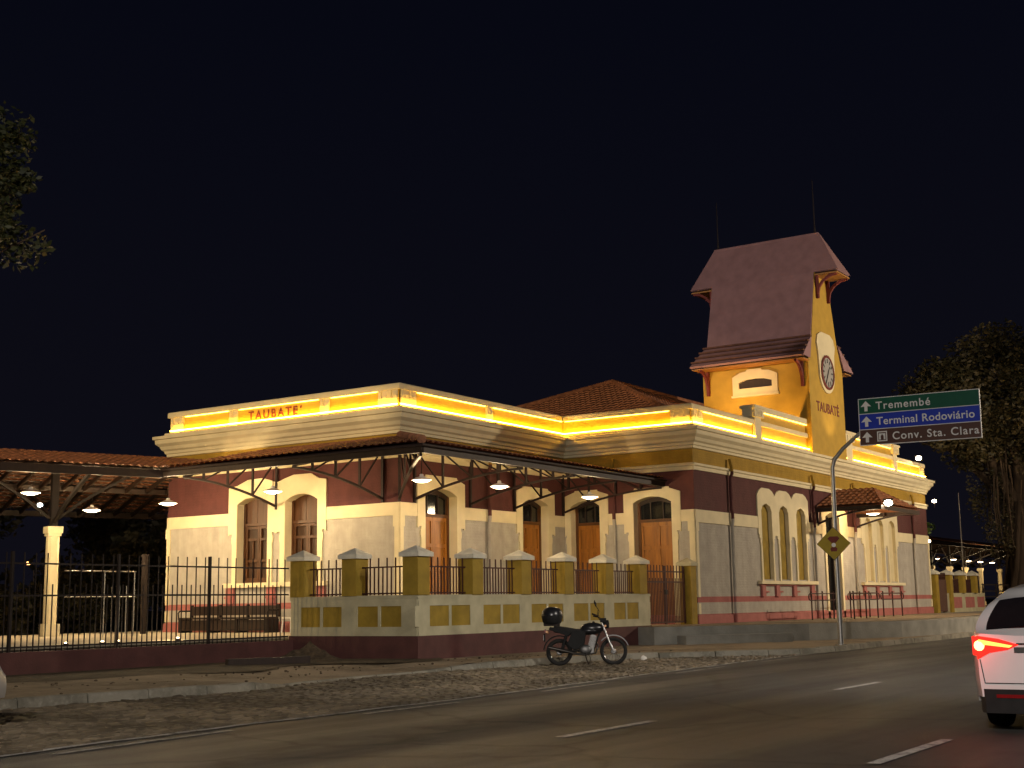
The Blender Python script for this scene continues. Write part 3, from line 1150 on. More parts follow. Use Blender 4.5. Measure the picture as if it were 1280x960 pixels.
# ---------------------------------------------------------------- parapet
pp = MB()
PT = 7.02
pp.box(0, BX, 6.5, PT + 0.1, -0.25, 0.0, FW)
pp.box(-LY, 0, 6.5, PT + 0.1, -0.25, -0.001, FL)
pp.box(0.0, -CY, 6.5, PT + 0.1, -0.25, -0.002, FN)
pp.box(BX, DX, 6.5, PT + 0.1, -0.25, -0.003, FS)
pp.box(CY, LY, 6.5, PT + 0.1, -0.25, -0.004, FD)
pp.box(-DX, 0, 6.5, PT + 0.1, -0.25, -0.004, FB)
for u0, u1 in ((15.0, 19.4), (24.7, 30.0)):
    pp.box(u0, u1, PT + 0.1, 7.62, -0.25, -0.005, FS)
pp.build('parapet', OCHRE, ST)
cp = sweep([(-0.32, PT), (0.07, PT), (0.07, 7.16), (0.05, 7.2), (-0.28, 7.2)])
for u0, u1 in ((15.0, 19.42), (24.75, 30.0)):
    cp.box(u0, u1, 7.55, 7.76, -0.3, 0.08, FS)
cp.build('coping', CREAM, ST)

fg = MB()


def fingers(F_, u0, u1, zt=7.05, zb=6.62):
    """crenellated cream relief block: solid base with hanging bars"""
    n = max(2, int(round((u1 - u0) / 0.2)))
    zm = zb + (zt - zb) * 0.38
    fg.box(u0 + 0.02, u1 - 0.02, 6.53, zm, -0.02, 0.035, F_)
    fg.box(u0 + 0.02, u1 - 0.02, zm, zt - 0.03, -0.02, 0.014, F_)
    step = (u1 - u0) / n
    for i in range(n):
        c = u0 + step * (i + 0.5)
        if i % 2 == 0:
            fg.box(c - 0.05, c + 0.05, zm, zt, -0.02, 0.055, F_)
        else:
            fg.box(c - 0.06, c + 0.06, zm, zm + 0.09, -0.02, 0.045, F_)


for F_, a, b_ in ((FL, -9.70, -9.05), (FL, -6.98, -6.56), (FL, -3.1, -2.68), (FL, -0.80, -0.03), (FW, 0.03, 0.80), (FW, 4.42, 4.84), (FN, 4.2, 4.94), (FS, BX + 0.03, 10.05), (FS, 34.2, 34.9)):
    fingers(F_, a, b_)
fg.build('parapet_relief', CREAM, ST)
po = MB()
for a, b_ in ((14.1, 14.98), (20.05, 20.85), (23.6, 24.72), (29.9, 30.75)):
    po.box(a + 0.16, b_ - 0.16, 6.52, 7.3, -0.3, 0.09, FS)
    po.box(a + 0.02, b_ - 0.02, 7.3, 7.62, -0.34, 0.16, FS)
    po.box(a - 0.05, b_ + 0.05, 7.62, 7.72, -0.4, 0.2, FS)
    for u in (a + 0.25, (a + b_) / 2, b_ - 0.25):
        po.box(u - 0.05, u + 0.05, 7.34, 7.56, 0.14, 0.185, FS)
po.build('parapet_post', CREAM, ST)

# amber LED strip along the foot of the parapet
led = MB()
w_ = 0.06
led.box(-LY + 0.1, -0.0, 6.555, 6.585, w_ + 0.02, w_ + 0.05, FL)
led.box(-0.06, BX - 0.09, 6.555, 6.585, w_ + 0.02, w_ + 0.05, FW)
led.box(0.09, -CY + 0.05, 6.555, 6.585, w_ + 0.02, w_ + 0.05, FN)
for a, b_ in ((BX - 0.05, 14.2), (14.9, 20.2), (20.7, 23.75), (24.6, 30.05), (30.6, 34.85)):
    led.box(a, b_, 6.555, 6.585, 0.09, 0.12, FS)
led.build('light_strip', LED, ST)
# glowing line added for the bright lower lip of the coping
lip_glow = MB()
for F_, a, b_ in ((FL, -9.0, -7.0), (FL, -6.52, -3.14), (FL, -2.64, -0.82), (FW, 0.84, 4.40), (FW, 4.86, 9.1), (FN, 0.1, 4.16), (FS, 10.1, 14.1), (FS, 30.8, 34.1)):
    lip_glow.box(a, b_, PT - 0.022, PT - 0.004, 0.012, 0.03, F_)
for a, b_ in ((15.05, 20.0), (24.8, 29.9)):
    lip_glow.box(a, b_, 7.525, 7.545, 0.012, 0.03, FS)
lip_glow.build('coping_lip_glow', emit('amber_lip_glow', (1.0, 0.55, 0.07), 16.0), ST)

# lettering on the gable parapet
Mt = FL @ Matrix.Translation((-6.12, 6.63, 0.004))
text('TAUBATE´', 0.40, Mt, 'lettering', LETTER, ST, 0.012, spacing=1.32, bold=0.006)


# ---------------------------------------------------------------- tiled roofs
def tiled(o, du, dv, poly, tile=0.24, row=0.42, amp=0.035, sub=5):
    """barrel-tile sheet. o origin at the eave, du along the eave, dv up the slope (unit vectors).
    poly: convex outline in (u, v). Columns are clipped to it."""
    o, du, dv = Vector(o), Vector(du).normalized(), Vector(dv).normalized()
    nrm = du.cross(dv).normalized()
    if nrm.z < 0:
        nrm = -nrm
    us = [p[0] for p in poly]
    u0, u1 = min(us), max(us)

    def span(u):
        lo, hi = 1e9, -1e9
        n = len(poly)
        for i in range(n):
            (a, b), (c, d) = poly[i], poly[(i + 1) % n]
            if abs(c - a) < 1e-9:
                if abs(u - a) < 1e-6:
                    lo, hi = min(lo, b, d), max(hi, b, d)
                continue
            t = (u - a) / (c - a)
            if -1e-6 <= t <= 1 + 1e-6:
                v = b + (d - b) * t
                lo, hi = min(lo, v), max(hi, v)
        return lo, hi
    mb = MB()
    n = max(2, int((u1 - u0) / tile * sub))
    vmax = max(p[1] for p in poly)
    rows = max(1, int(vmax / row))
    vlist = []
    for r in range(rows + 1):
        vlist += [r * row, (r + 0.98) * row]
    vs, fs = [], []
    m = len(vlist)
    for i in range(n + 1):
        u = u0 + (u1 - u0) * i / n
        lo, hi = span(u)
        ph = (u - u0) / tile
        h = amp * (abs(math.sin(math.pi * ph)) * 1.6 - 0.5)
        for k, v in enumerate(vlist):
            vv = min(max(v, lo), hi)
            step = 0.03 * (1 - (k % 2))
            vs.append(o + du * u + dv * vv + nrm * (h + step))
    for i in range(n):
        for k in range(m - 1):
            a = i * m + k
            fs.append((a, a + m, a + m + 1, a + 1))
    # underside board
    base = len(vs)
    for p in poly:
        vs.append(o + du * p[0] + dv * p[1] - nrm * 0.06)
    fs.append(tuple(range(base, base + len(poly))))
    mb.add(vs, fs)
    return mb


def nrm(v):
    return Vector(v).normalized()


# main hip roof
hip = [(9.7, -4.5, 6.75)]
zr, ze = 9.7, 6.7
yr = 2.4
xa = 17.2
ex0, ex1, ey0, ey1 = 9.7, 34.5, -4.6, 9.3
slopeS = Vector((0, yr - ey0, zr - ze))
LS = slopeS.length
mb = tiled((ex0, ey0, ze), (1, 0, 0), slopeS, [(0, 0), (ex1 - ex0, 0), (ex1 - ex0 - 7, LS), (xa - ex0, LS)])
slopeW = Vector((xa - ex0, 0, zr - ze))
t2 = tiled((ex0, ey1, ze), (0, -1, 0), slopeW, [(0, 0), (ey1 - ey0, 0), (ey1 - yr, slopeW.length)])
mb.v += []
rf = mb.build('roof', TILE, ST)
t2.build('roof', TILE, ST)
slopeB = Vector((0, yr - ey1, zr - ze))
MB().add([(ex0, ey1, ze), (ex1, ey1, ze), (ex1 - 7, yr, zr), (xa, yr, zr)], [(0, 1, 2, 3)]).add([(ex1, ey0, ze), (ex1, ey1, ze), (ex1 - 7, yr, zr)], [(0, 1, 2)]).build('roof', TILE, ST)
rd = MB()
for a, b_ in (((xa, yr, zr), (ex0, ey0, ze)), ((xa, yr, zr), (ex0, ey1, ze)), ((xa, yr, zr), (ex1 - 7, yr, zr))):
    a, b_ = Vector(a), Vector(b_)
    k = int((b_ - a).length / 0.35)
    for i in range(k):
        p, q = a.lerp(b_, i / k), a.lerp(b_, (i + 1) / k)
        rd.tube([p + Vector((0, 0, 0.06)), q + Vector((0, 0, 0.03))], 0.13, 8, rs=[0.10, 0.14])
rd.build('ridge_tile', TILE, rf, smooth=40)

# ---------------------------------------------------------------- canopy round the corner
EX, EY = -4.0, -3.9
ZE, ZT = 4.77, 5.60
sl = Vector((4.0, 0, ZT - ZE))
LL = sl.length
c1 = tiled((EX, 5.5, ZE), (0, -1, 0), sl, [(0, 0), (9.4, 0), (5.5, LL), (0, LL)])
crf = c1.build('canopy_roof', TILE, ST, smooth=60)
sl2 = Vector((0, 3.9, ZT - ZE))
L2 = sl2.length
c2 = tiled((EX, EY, ZE), (1, 0, 0), sl2, [(0, 0), (BX - EX - 0.02, 0), (BX - EX - 0.02, L2), (4.0, L2)])
c2.build('canopy_roof', TILE, ST, smooth=60)
hp = MB()
a, b_ = Vector((EX, EY, ZE)), Vector((0, 0, ZT))
for i in range(16):
    hp.tube([a.lerp(b_, i / 16) + Vector((0, 0, 0.07)), a.lerp(b_, (i + 1) / 16) + Vector((0, 0, 0.04))], 0.1, 8, rs=[0.12, 0.09])
hp.build('ridge_tile', TILE, crf, smooth=40)
fa = MB()
fa.box(EX - 0.03, EX + 0.03, EY, 5.5, 4.50, 4.73, ID)
fa.box(EX + 0.031, BX - 0.01, EY - 0.03, EY + 0.03, 4.50, 4.728, ID)
fa.build('fascia', DKWOOD, ST)
gt = MB()
gt.tube([(EX - 0.07, 5.5, 4.69), (EX - 0.07, EY - 0.07, 4.69), (BX - 0.02, EY - 0.07, 4.69)], 0.045, 8)
gt.build('gutter', STEEL, ST, smooth=50)
# rafters and purlins under the canopy
ra = MB()
y = 5.2
while y > 0:
    ra.bar((EX + 0.04, y, ZE - 0.13), (-0.02, y, ZT - 0.16), 0.06, 0.1)
    y -= 0.62
x = 0.3
while x < BX - 0.1:
    ra.bar((x, EY + 0.04, ZE - 0.13), (x, -0.02, ZT - 0.16), 0.06, 0.1)
    x += 0.62
for k in range(1, 6):
    f = k / 6
    ra.bar((EX + 0.04 + (-EX) * 0, EY * (1 - f), ZE - 0.13), (-4 * (1 - f) + 0.0, EY * (1 - f), ZE + (ZT - ZE) * f * 0.0 - 0.13 + (ZT - ZE) * f), 0.06, 0.1)
ra.bar((EX, EY, ZE - 0.12), (0, 0, ZT - 0.15), 0.1, 0.14)
for f in (0.3, 0.62):
    xx, zz = EX * (1 - f), ZE + (ZT - ZE) * f - 0.21
    ra.bar((xx, 5.4, zz), (xx, EY * (1 - f), zz), 0.08, 0.1)
    ra.bar((xx, EY * (1 - f), zz), (BX - 0.05, EY * (1 - f), zz), 0.08, 0.1)
ra.build('canopy_framing', DKWOOD, ST)


def bracket(M, L=3.85, k=1.0):
    """arched steel truss, local x outwards from the wall, z up"""
    mb = MB()
    zl = lambda s: 3.80 + 0.66 * (1 - (1 - s) ** 1.9) * 1.0
    pts = [(L * i / 10, 0, zl(i / 10)) for i in range(11)]
    for p, q in zip(pts, pts[1:]):
        mb.bar(p, q, 0.07, 0.06, M)
    zu = lambda s: ZT - 0.28 - (ZT - ZE) * s
    mb.bar((0.03, 0, zu(0)), (L, 0, zu(1) + 0.02), 0.06, 0.08, M)
    mb.bar((0.04, 0, 3.72), (0.04, 0, zu(0)), 0.08, 0.07, M)
    st_ = [0.0, 0.28, 0.55, 0.80]
    for s in st_[1:]:
        mb.bar((L * s, 0, zl(s)), (L * s, 0, zu(s)), 0.06, 0.06, M)
    for s0, s1 in zip(st_, st_[1:]):
        mb.bar((L * s0 + 0.04, 0, zu(s0)), (L * s1, 0, zl(s1)), 0.04, 0.04, M)
    return mb.build('canopy_bracket', STEEL, ST)


def place(o, ax, ay, ang):
    return Matrix.Translation((o[0], o[1], 0)) @ Matrix.Rotation(ang, 4, 'Z')


for x in (0.67, 3.51, 5.99, 9.05):
    bracket(place((x, 0), 0, 0, -math.pi / 2))
for y in (0.59, 4.82):
    bracket(place((0, y), 0, 0, math.pi))
bracket(place((0, 0), 0, 0, math.pi + math.atan2(3.9, 4.0)), 5.35)

# ---------------------------------------------------------------- clock tower
TX0, TX1, TY0, TY1 = 19.52, 23.4, -5.2, -0.6
TC = 21.46
FT = frame((0, TY0, 0), (1, 0, 0), (0, -1, 0))
FTL = frame((TX0, 0, 0), (0, -1, 0), (-1, 0, 0))
# front and back gable walls taper upward
gab = [(TX0, 6.4), (TX0, 10.15), (20.05, 11.25), (20.75, 14.0), (22.15, 14.0), (22.88, 11.25), (TX1, 10.15), (TX1, 6.4)]
tw = MB()
tw.prism(gab, -0.3, 0.0, FT)
tw.prism(gab, -4.6, -4.3, FT)
tw.box(TX0, TX0 + 0.3, TY0 + 0.3, TY1 - 0.3, 6.4, 10.6)
tw.box(TX1 - 0.3, TX1, TY0 + 0.3, TY1 - 0.3, 6.4, 10.6)
TW = tw.build('tower', OCHRE, ST)
tt = MB()


def slab(pts, th=0.09):
    """thin roof slab from 3/4 points"""
    P = [Vector(p) for p in pts]
    n_ = (P[1] - P[0]).cross(P[2] - P[0]).normalized()
    if n_.z < 0:
        n_ = -n_
    k = len(P)
    vs = [p for p in P] + [p - n_ * th for p in P]
    fs = [tuple(range(k)), tuple(range(2 * k - 1, k - 1, -1))] + [(i, (i + 1) % k, (i + 1) % k + k, i + k) for i in range(k)]
    tt.add(vs, fs)


RZ0 = 15.85
YN, YF = -5.2, -0.5      # ridge ends
OV = 1.0                 # hip overhang
for s in (-1, 1):
    cx = lambda d: TC + s * d
    # steep upper slope: ridge -> gable top level -> skirt line
    hN, hF = TY0 - OV, TY1 + OV
    slab([(cx(0), YN, RZ0), (cx(0), YF, RZ0), (cx(0.74), hF, 14.0), (cx(0.74), hN, 14.0)])
    slab([(cx(0.74), TY0 + 0.02, 14.0), (cx(0.74), TY1 - 0.02, 14.0), (cx(1.48), TY1 - 0.02, 11.25), (cx(1.48), TY0 + 0.02, 11.25)])
    # flared skirt
    slab([(cx(1.48), TY0 + 0.02, 11.25), (cx(1.48), TY1 - 0.02, 11.25), (cx(2.85), TY1 + 0.15, 10.25), (cx(2.85), TY0 - 0.15, 10.25)])
# hip ends
slab([(TC, YN, RZ0), (TC + 0.74, TY0 - OV, 14.0), (TC - 0.74, TY0 - OV, 14.0)])
slab([(TC, YF, RZ0), (TC - 0.74, TY1 + OV, 14.0), (TC + 0.74, TY1 + OV, 14.0)])
for yy in (TY0, TY1):
    sg = -1 if yy == TY0 else 1
    for s in (-1, 1):
        slab([(TC + s * 1.46, yy + sg * 0.03, 11.27), (TC + s * 2.87, yy + sg * 0.17, 10.22), (TC + s * 1.93, yy + sg * 0.10, 10.22)], 0.03)
tt.build('tower_roof', TOWERTILE, TW)
# timber soffits
so = MB()
for y0, y1 in ((TY0 - OV + 0.04, TY0 - 0.01), (TY1 + 0.01, TY1 + OV - 0.04)):
    so.box(TC - 0.74, TC + 0.74, y0, y1, 13.84, 13.90)
for s in (-1, 1):
    a0, a1 = sorted((TC + s * 1.98, TC + s * 2.76))
    so.box(a0, a1, TY0 - 0.1, TY1 + 0.1, 10.10, 10.14)
so.build('soffit', mat('soffit_board', (0.36, 0.17, 0.045), 0.6, var=0.15), TW)
# tile rows on the skirt
ro = MB()
for s in (-1, 1):
    for k in range(4):
        t = (k + 0.5) / 4
        p = (TC + s * (1.48 + 1.37 * t), 0, 11.25 - 1.0 * t + 0.05)
        ro.bar((p[0], TY0 - 0.05 - 0.1 * t, p[2]), (p[0], TY1 + 0.05 + 0.1 * t, p[2]), 0.2, 0.07)
ro.build('skirt_tile', mat('dark_clay_tile', (0.12, 0.052, 0.034), 0.8, var=0.3), TW)
bk = MB()
for s in (-0.62, 0.62):
    for ys, yd in ((TY0, -1), (TY1, 1)):
        bk.bar((TC + s, ys + yd * 0.06, 12.9), (TC + s, ys + yd * 0.06, 13.85), 0.12, 0.12)
        pts = [(TC + s, ys + yd * (0.06 + 0.85 * (1 - math.cos(t * math.pi / 2))), 13.05 + 0.78 * math.sin(t * math.pi / 2)) for t in (0, 0.25, 0.5, 0.75, 1)]
        for p, q in zip(pts, pts[1:]):
            bk.bar(p, q, 0.11, 0.1)
for y in (TY0 + 0.25, TY1 - 0.25):
    bk.bar((TX0 - 0.06, y, 9.1), (TX0 - 0.06, y, 10.1), 0.12, 0.12)
    pts = [(TX0 - 0.06 - 0.7 * (1 - math.cos(t * math.pi / 2)), y, 9.2 + 0.88 * math.sin(t * math.pi / 2)) for t in (0, 0.25, 0.5, 0.75, 1)]
    for p, q in zip(pts, pts[1:]):
        bk.bar(p, q, 0.11, 0.1)
bk.build('eave_bracket', LETTER, TW)
# side window: shallow arched slot with cream frame
out = [(1.95, 8.98), (3.9, 8.98), (3.9, 9.75), (3.55, 9.92), (3.25, 9.95), (3.2, 10.02), (2.6, 10.02), (2.55, 9.95), (2.3, 9.92), (1.95, 9.75)]
inn = [(2.22, 9.25), (3.66, 9.25), (3.66, 9.50), (3.3, 9.60), (2.94, 9.63), (2.55, 9.60), (2.22, 9.50)]
MB().prism([out, inn], -0.02, 0.09, FTL).build('tower_window', CREAM, TW)
MB().box(2.2, 3.7, 9.2, 9.66, 0.0, 0.012, FTL).build('louvre', DKWOOD, TW)
MB().prism([(1.9, 8.9), (3.95, 8.9), (3.95, 8.98), (1.9, 8.98)], -0.02, 0.14, FTL).build('tower_sill', CREAM, TW)
# clock
cs = [(20.75, 10.2), (20.55, 10.7), (20.45, 11.0), (20.6, 11.4), (20.95, 11.52), (21.95, 11.52), (22.35, 11.4), (22.5, 11.0), (22.38, 10.7), (22.18, 10.2)]
ring = [(TC + 0.86 * math.cos(t), 9.88 + 0.86 * math.sin(t)) for t in [math.pi * (1.0 + i / 18) for i in range(19)]]
ring = [(TC - 0.86, 10.0)] + ring[1:-1] + [(TC + 0.86, 10.0)]
ckp = ring + [(22.38, 10.7), (22.5, 11.0), (22.35, 11.36), (21.95, 11.52), (20.97, 11.52), (20.57, 11.36), (20.42, 11.0), (20.54, 10.7)]
CK = MB().prism(ckp, -0.02, 0.06, FT).build('clock', CREAM, TW)
Mc = FT @ Matrix.Translation((TC, 9.88, 0.0))
MB().lathe([(0.70, 0.05), (0.72, 0.10), (0.66, 0.13), (0.62, 0.11), (0.62, 0.05)], 36, Mc).build('clock_bezel', LETTER, TW, smooth=40)
MB().lathe([(0.0, 0.05), (0.63, 0.05), (0.63, 0.085), (0.0, 0.085)], 36, Mc).build('clock_dial', mat('grey_dial', (0.33, 0.32, 0.30), 0.5), TW)
nm = MB()
for k in range(12):
    Mk = Mc @ Matrix.Rotation(-k * math.pi / 6, 4, 'Z')
    nm.box(-0.035, 0.035, 0.40, 0.58, 0.085, 0.092, Mk)
nm.build('clock_numeral', BLACKP, TW)
hd = MB()
for ang, ln_, w in ((R_(-40), 0.34, 0.05), (R_(150), 0.52, 0.035)):
    hd.box(-w / 2, w / 2, -0.08, ln_, 0.094, 0.102 + 0.006 * (w < 0.04), Mc @ Matrix.Rotation(ang, 4, 'Z'))
hd.build('clock_hand', BLACKP, TW)
text('TAUBATÉ', 0.56, FT @ Matrix.Translation((TC, 8.2, 0.003)), 'lettering', LETTER, TW, 0.012, 'CENTER', spacing=1.08, bold=0.008)
# masts on the ridge
for yy, hgt in ((YN + 0.15, 2.3), (YF - 0.15, 2.1)):
    MB().tube([(TC, yy, RZ0 - 0.05), (TC, yy, RZ0 + 0.3), (TC, yy, RZ0 + hgt)], 0.02, 6, rs=[0.05, 0.025, 0.012]).build('lightning_rod', IRON, TW)
# added unseen uplights round the tower, brightening its walls and eaves
UPL = (1.0, 0.55, 0.16)
for p, t, e in (((18.0, -4.35, 7.0), (19.5, -3.9, 10.4), 260), ((17.6, -2.3, 7.85), (19.5, -1.6, 10.6), 260)):
    lamp('added_uplight', 'SPOT', p, e, UPL, 0.08, t, 130, 0.8)
lamp('added_uplight', 'SPOT', (21.6, -6.0, 6.75), 90, WARM, 0.06, (21.4, -5.2, 10.5), 100, 0.9)

# street door awning
aw0, aw1, awy, awe, awr = 19.95, 24.85, -7.65, 4.32, 5.12
axm = 22.4
s_ = Vector((axm - aw0, 0, awr - awe))
LA = s_.length
t_ = tiled((aw0, CY - 0.02, awe), (0, -1, 0), s_, [(0, 0), (CY - awy, 0), (CY - awy - 1.1, LA), (0, LA)])
AW = t_.build('awning_roof', TILE, ST, smooth=60)
s3 = Vector((axm - aw1, 0, awr - awe))
tiled((aw1, awy, awe), (0, 1, 0), s3, [(0, 0), (CY - awy, 0), (CY - awy, LA), (1.1, LA)]).build('awning_roof', TILE, ST, smooth=60)
s4 = Vector((0, 1.1, awr - awe))
tiled((aw0, awy, awe), (1, 0, 0), s4, [(0, 0), (aw1 - aw0, 0), (axm - aw0, s4.length)]).build('awning_roof', TILE, ST, smooth=60)
af = MB()
af.box(aw0, aw0 + 0.06, awy, CY - 0.02, 4.12, 4.28)
af.box(aw1 - 0.06, aw1, awy, CY - 0.02, 4.12, 4.28)
af.box(aw0 + 0.06, aw1 - 0.06, awy, awy + 0.06, 4.12, 4.28)
af.build('awning_fascia', DKWOOD, AW)
ab = MB()
for x in (20.2, 24.45):
    pts = [(x, CY - 2.6 * i / 8, 3.66 + 0.5 * (1 - (1 - i / 8) ** 2)) for i in range(9)]
    for p, q_ in zip(pts, pts[1:]):
        ab.bar(p, q_, 0.07, 0.07)
    ab.bar((x, CY - 0.03, 3.6), (x, CY - 0.03, 4.3), 0.07, 0.07)
    ab.bar((x, CY - 1.3, 4.0), (x, CY - 1.3, 4.25), 0.06, 0.06)
ab.build('awning_bracket', STEEL, AW)

# ================================================================== PLATFORM CANOPIES
def platform_canopy(label, origin, rz, x0, x1, x1b, wdt, cols, colh=3.2, ze=4.75, zr_=5.42, back=None):
    """local x along the platform, y across it; front eave at y = 0"""
    root = thing('platform_canopy', label, 'canopy', origin, rz)
    ym = wdt / 2
    s1 = Vector((0, ym, zr_ - ze))
    t1 = tiled((x0, 0, ze), (1, 0, 0), s1, [(0, 0), (x1 - x0, 0), (x1b - x0, s1.length), (0, s1.length)])
    t1.f.pop()
    t1.build('canopy_roof', TILE, root, smooth=60)
    s2 = Vector((0, -ym, zr_ - ze))
    t2 = tiled((x1b, wdt, ze), (-1, 0, 0), s2, [(0, 0), (x1b - x0, 0), (x1b - x0, s2.length), (0, s2.length)])
    t2.f.pop()
    t2.build('canopy_roof', TILE, root, smooth=60)
    MB().box(x0, x1, -0.03, 0.03, ze - 0.28, ze - 0.05).build('fascia', DKWOOD, root)
    MB().box(x0, x1b, wdt - 0.03, wdt + 0.03, ze - 0.22, ze - 0.05).build('fascia', DKWOOD, root)
    rf_ = MB()
    x = x0 + 0.2
    while x < x1:
        rf_.bar((x, 0.05, ze - 0.13), (x, ym, zr_ - 0.13), 0.07, 0.12)
        rf_.bar((x, wdt - 0.05, ze - 0.13), (x, ym, zr_ - 0.13), 0.07, 0.12)
        x += 0.7
    while x < x1b:
        rf_.bar((x, wdt - 0.05, ze - 0.13), (x, ym, zr_ - 0.13), 0.07, 0.12)
        x += 0.7
    k = 9
    for i in range(1, k):
        f = i / k
        for ya, xe in ((0, x1 + (x1b - x1) * f), (wdt, x1b)):
            yy, zz = ya + (ym - ya) * f, ze + (zr_ - ze) * f - 0.045
            rf_.bar((x0, yy, zz), (xe, yy, zz), 0.06, 0.05)
    rf_.bar((x0, ym, zr_ - 0.25), (x1b, ym, zr_ - 0.25), 0.12, 0.16)
    if back:
        # second span of the roof, over the tracks
        yb, zb, xr = back
        yr_, zrr = (wdt + yb) / 2, zr_ - 0.1
        for (ya, za, xa_, xb_) in ((wdt, ze, x1b, xr), (yb, zb, xr, xr)):
            sv = Vector((0, yr_ - ya, zrr - za))
            if ya < yr_:
                tb_ = tiled((x0, ya, za), (1, 0, 0), sv, [(0, 0), (xa_ - x0, 0), (xb_ - x0, sv.length), (0, sv.length)])
            else:
                tb_ = tiled((xr, ya, za), (-1, 0, 0), sv, [(0, 0), (xr - x0, 0), (xr - x0, sv.length), (0, sv.length)])
            tb_.f.pop()
            tb_.build('canopy_roof', TILE, root, smooth=60)
            for i in range(1, 9):
                f = i / 9
                rf_.bar((x0, ya + (yr_ - ya) * f, za + (zrr - za) * f - 0.045), (xa_ + (xb_ - xa_) * f, ya + (yr_ - ya) * f, za + (zrr - za) * f - 0.045), 0.06, 0.05)
            x = x0 + 0.2
            while x < xa_:
                rf_.bar((x, ya, za - 0.13), (x, yr_, zrr - 0.13), 0.07, 0.12)
                x += 0.7
        MB().box(x0, xr, yb - 0.03, yb + 0.03, zb - 0.26, zb - 0.05).build('fascia', DKWOOD, root)
        for cx in (-2.1, -8.9, -15.7, -22.5):
            MB().box(cx - 0.09, cx + 0.09, yb - 0.9, yb - 0.72, -0.3, zb + 0.1).build('rear_post', STEEL, root)
    rf_.build('roof_framing', DKWOOD, root)
    for cx in cols:
        c = MB()
        c.box(cx - 0.235, cx + 0.235, ym - 0.235, ym + 0.235, 0, 0.36)
        c.prism([(cx - 0.17, ym - 0.09), (cx - 0.09, ym - 0.17), (cx + 0.09, ym - 0.17), (cx + 0.17, ym - 0.09), (cx + 0.17, ym + 0.09), (cx + 0.09, ym + 0.17), (cx - 0.09, ym + 0.17), (cx - 0.17, ym + 0.09)], 0.36, colh - 0.28)
        c.box(cx - 0.19, cx + 0.19, ym - 0.19, ym + 0.19, colh - 0.28, colh - 0.2)
        c.box(cx - 0.225, cx + 0.225, ym - 0.225, ym + 0.225, colh - 0.2, colh)
        c.build('column', CREAM, root)
        a = MB()
        a.box(cx - 0.10, cx + 0.10, ym - 0.10, ym + 0.10, colh, zr_ - 0.2)
        for ya in (0.15, wdt - 0.15):
            pts = [(cx, ym + (ya - ym) * q, colh + 0.05 + (ze - colh - 0.3) * (q ** 0.75)) for q in (0.03, 0.2, 0.4, 0.6, 0.8, 1)]
            for p, q_ in zip(pts, pts[1:]):
                a.bar(p, q_, 0.09, 0.09)
        for xd in (-2.6, 2.6):
            pts = [(cx + xd * q, ym, colh + 0.05 + (zr_ - colh - 0.5) * (q ** 0.75)) for q in (0.05, 0.3, 0.6, 1)]
            for p, q_ in zip(pts, pts[1:]):
                a.bar(p, q_, 0.08, 0.08)
        a.build('column_bracket', mat('soot_black_steel', (0.008, 0.0055, 0.005), 0.7, var=0.2, spec=0.2), root)
    return root


platform_canopy('long tiled platform canopy on cream columns, joined to the gable end of the station', (-4.0, 5.5, 0), R_(-20), -34, 0.0, 3.1, 6.3, [-2.1, -8.9, -15.7, -22.5], back=(13.2, 4.45, 8.0))
platform_canopy('distant platform canopy on yellow columns beyond the clock tower end of the station', (36.5, 3.2, 0), 0.0, 0, 75, 75, 6.2, [13.5, 19.5, 25.5, 31.5, 37.5, 42.5, 47.1, 51.9, 58.5, 64.5])


# ================================================================== LAMPS
def make_pendant(label, loc, drop=0.6, power=130, group='pendant dish lamps under the canopies'):
    t = thing('pendant_lamp', label, 'lamp', loc, group=group)
    MB().tube([(0, 0, 0.14), (0, 0, drop)], 0.012, 6).build('rod', IRON, t)
    MB().lathe([(0.03, 0.16), (0.05, 0.15), (0.06, 0.09), (0.16, 0.06), (0.27, 0.0), (0.27, -0.012), (0.25, -0.008), (0.15, 0.045), (0.05, 0.075), (0.0, 0.075)], 24).build('lamp_shade', WHITEENAMEL, t, smooth=60)
    MB().lathe([(0.0, -0.075), (0.10, -0.068), (0.18, -0.045), (0.225, -0.012), (0.23, 0.004), (0.0, 0.012)], 20).build('bulb', BULB, t, smooth=60)
    return t


def lamplight(loc, power, colr=WARM, r=0.12):
    lamp('pendant_light', 'POINT', (loc[0], loc[1], loc[2] - 0.22), power, colr, r)


PL = [((-2.15, 2.95, 4.05), 'unlit-looking dim dish lamp in front of the two gable windows', 260),
      ((-2.0, -2.35, 4.05), 'lit dish lamp under the corner of the canopy, nearest the tall fence pillar', 190),
      ((1.05, -2.8, 4.05), 'lit dish lamp under the canopy between the two terrace doors', 200),
      ((6.15, -2.8, 4.05), 'lit dish lamp under the canopy before the doors nearest the gate', 200),
      ((-6.9, 7.6, 4.0), 'lit dish lamp left of the cream platform column', 420),
      ((-3.55, 9.15, 3.76), 'lit dish lamp right of the cream platform column, hanging lowest', 380),
      ((-2.45, 7.0, 3.91), 'lit dish lamp beside the left edge of the gable wall', 420),
      ((22.4, -6.5, 4.12), 'bright dish lamp under the small awning of the street door', 280)]
proto = None
for loc, lab, pw in PL:
    if proto is None:
        lab = 'dish lamp hanging in front of the two wooden gable windows'
        proto = make_pendant(lab, loc)
        o = proto
    else:
        o = dup(proto, loc, 0, lab)
    lamplight(loc, pw)
dup(proto, (-14.5, 10.6, 3.9), 0, 'added unseen dish lamp continuing the row under the platform canopy')  # extra lamp out of view, added to brighten the platform floor
lamplight((-14.5, 10.6, 3.9), 300)
far_names = ['leftmost', 'second from the left', 'middle', 'second from the right', 'rightmost']
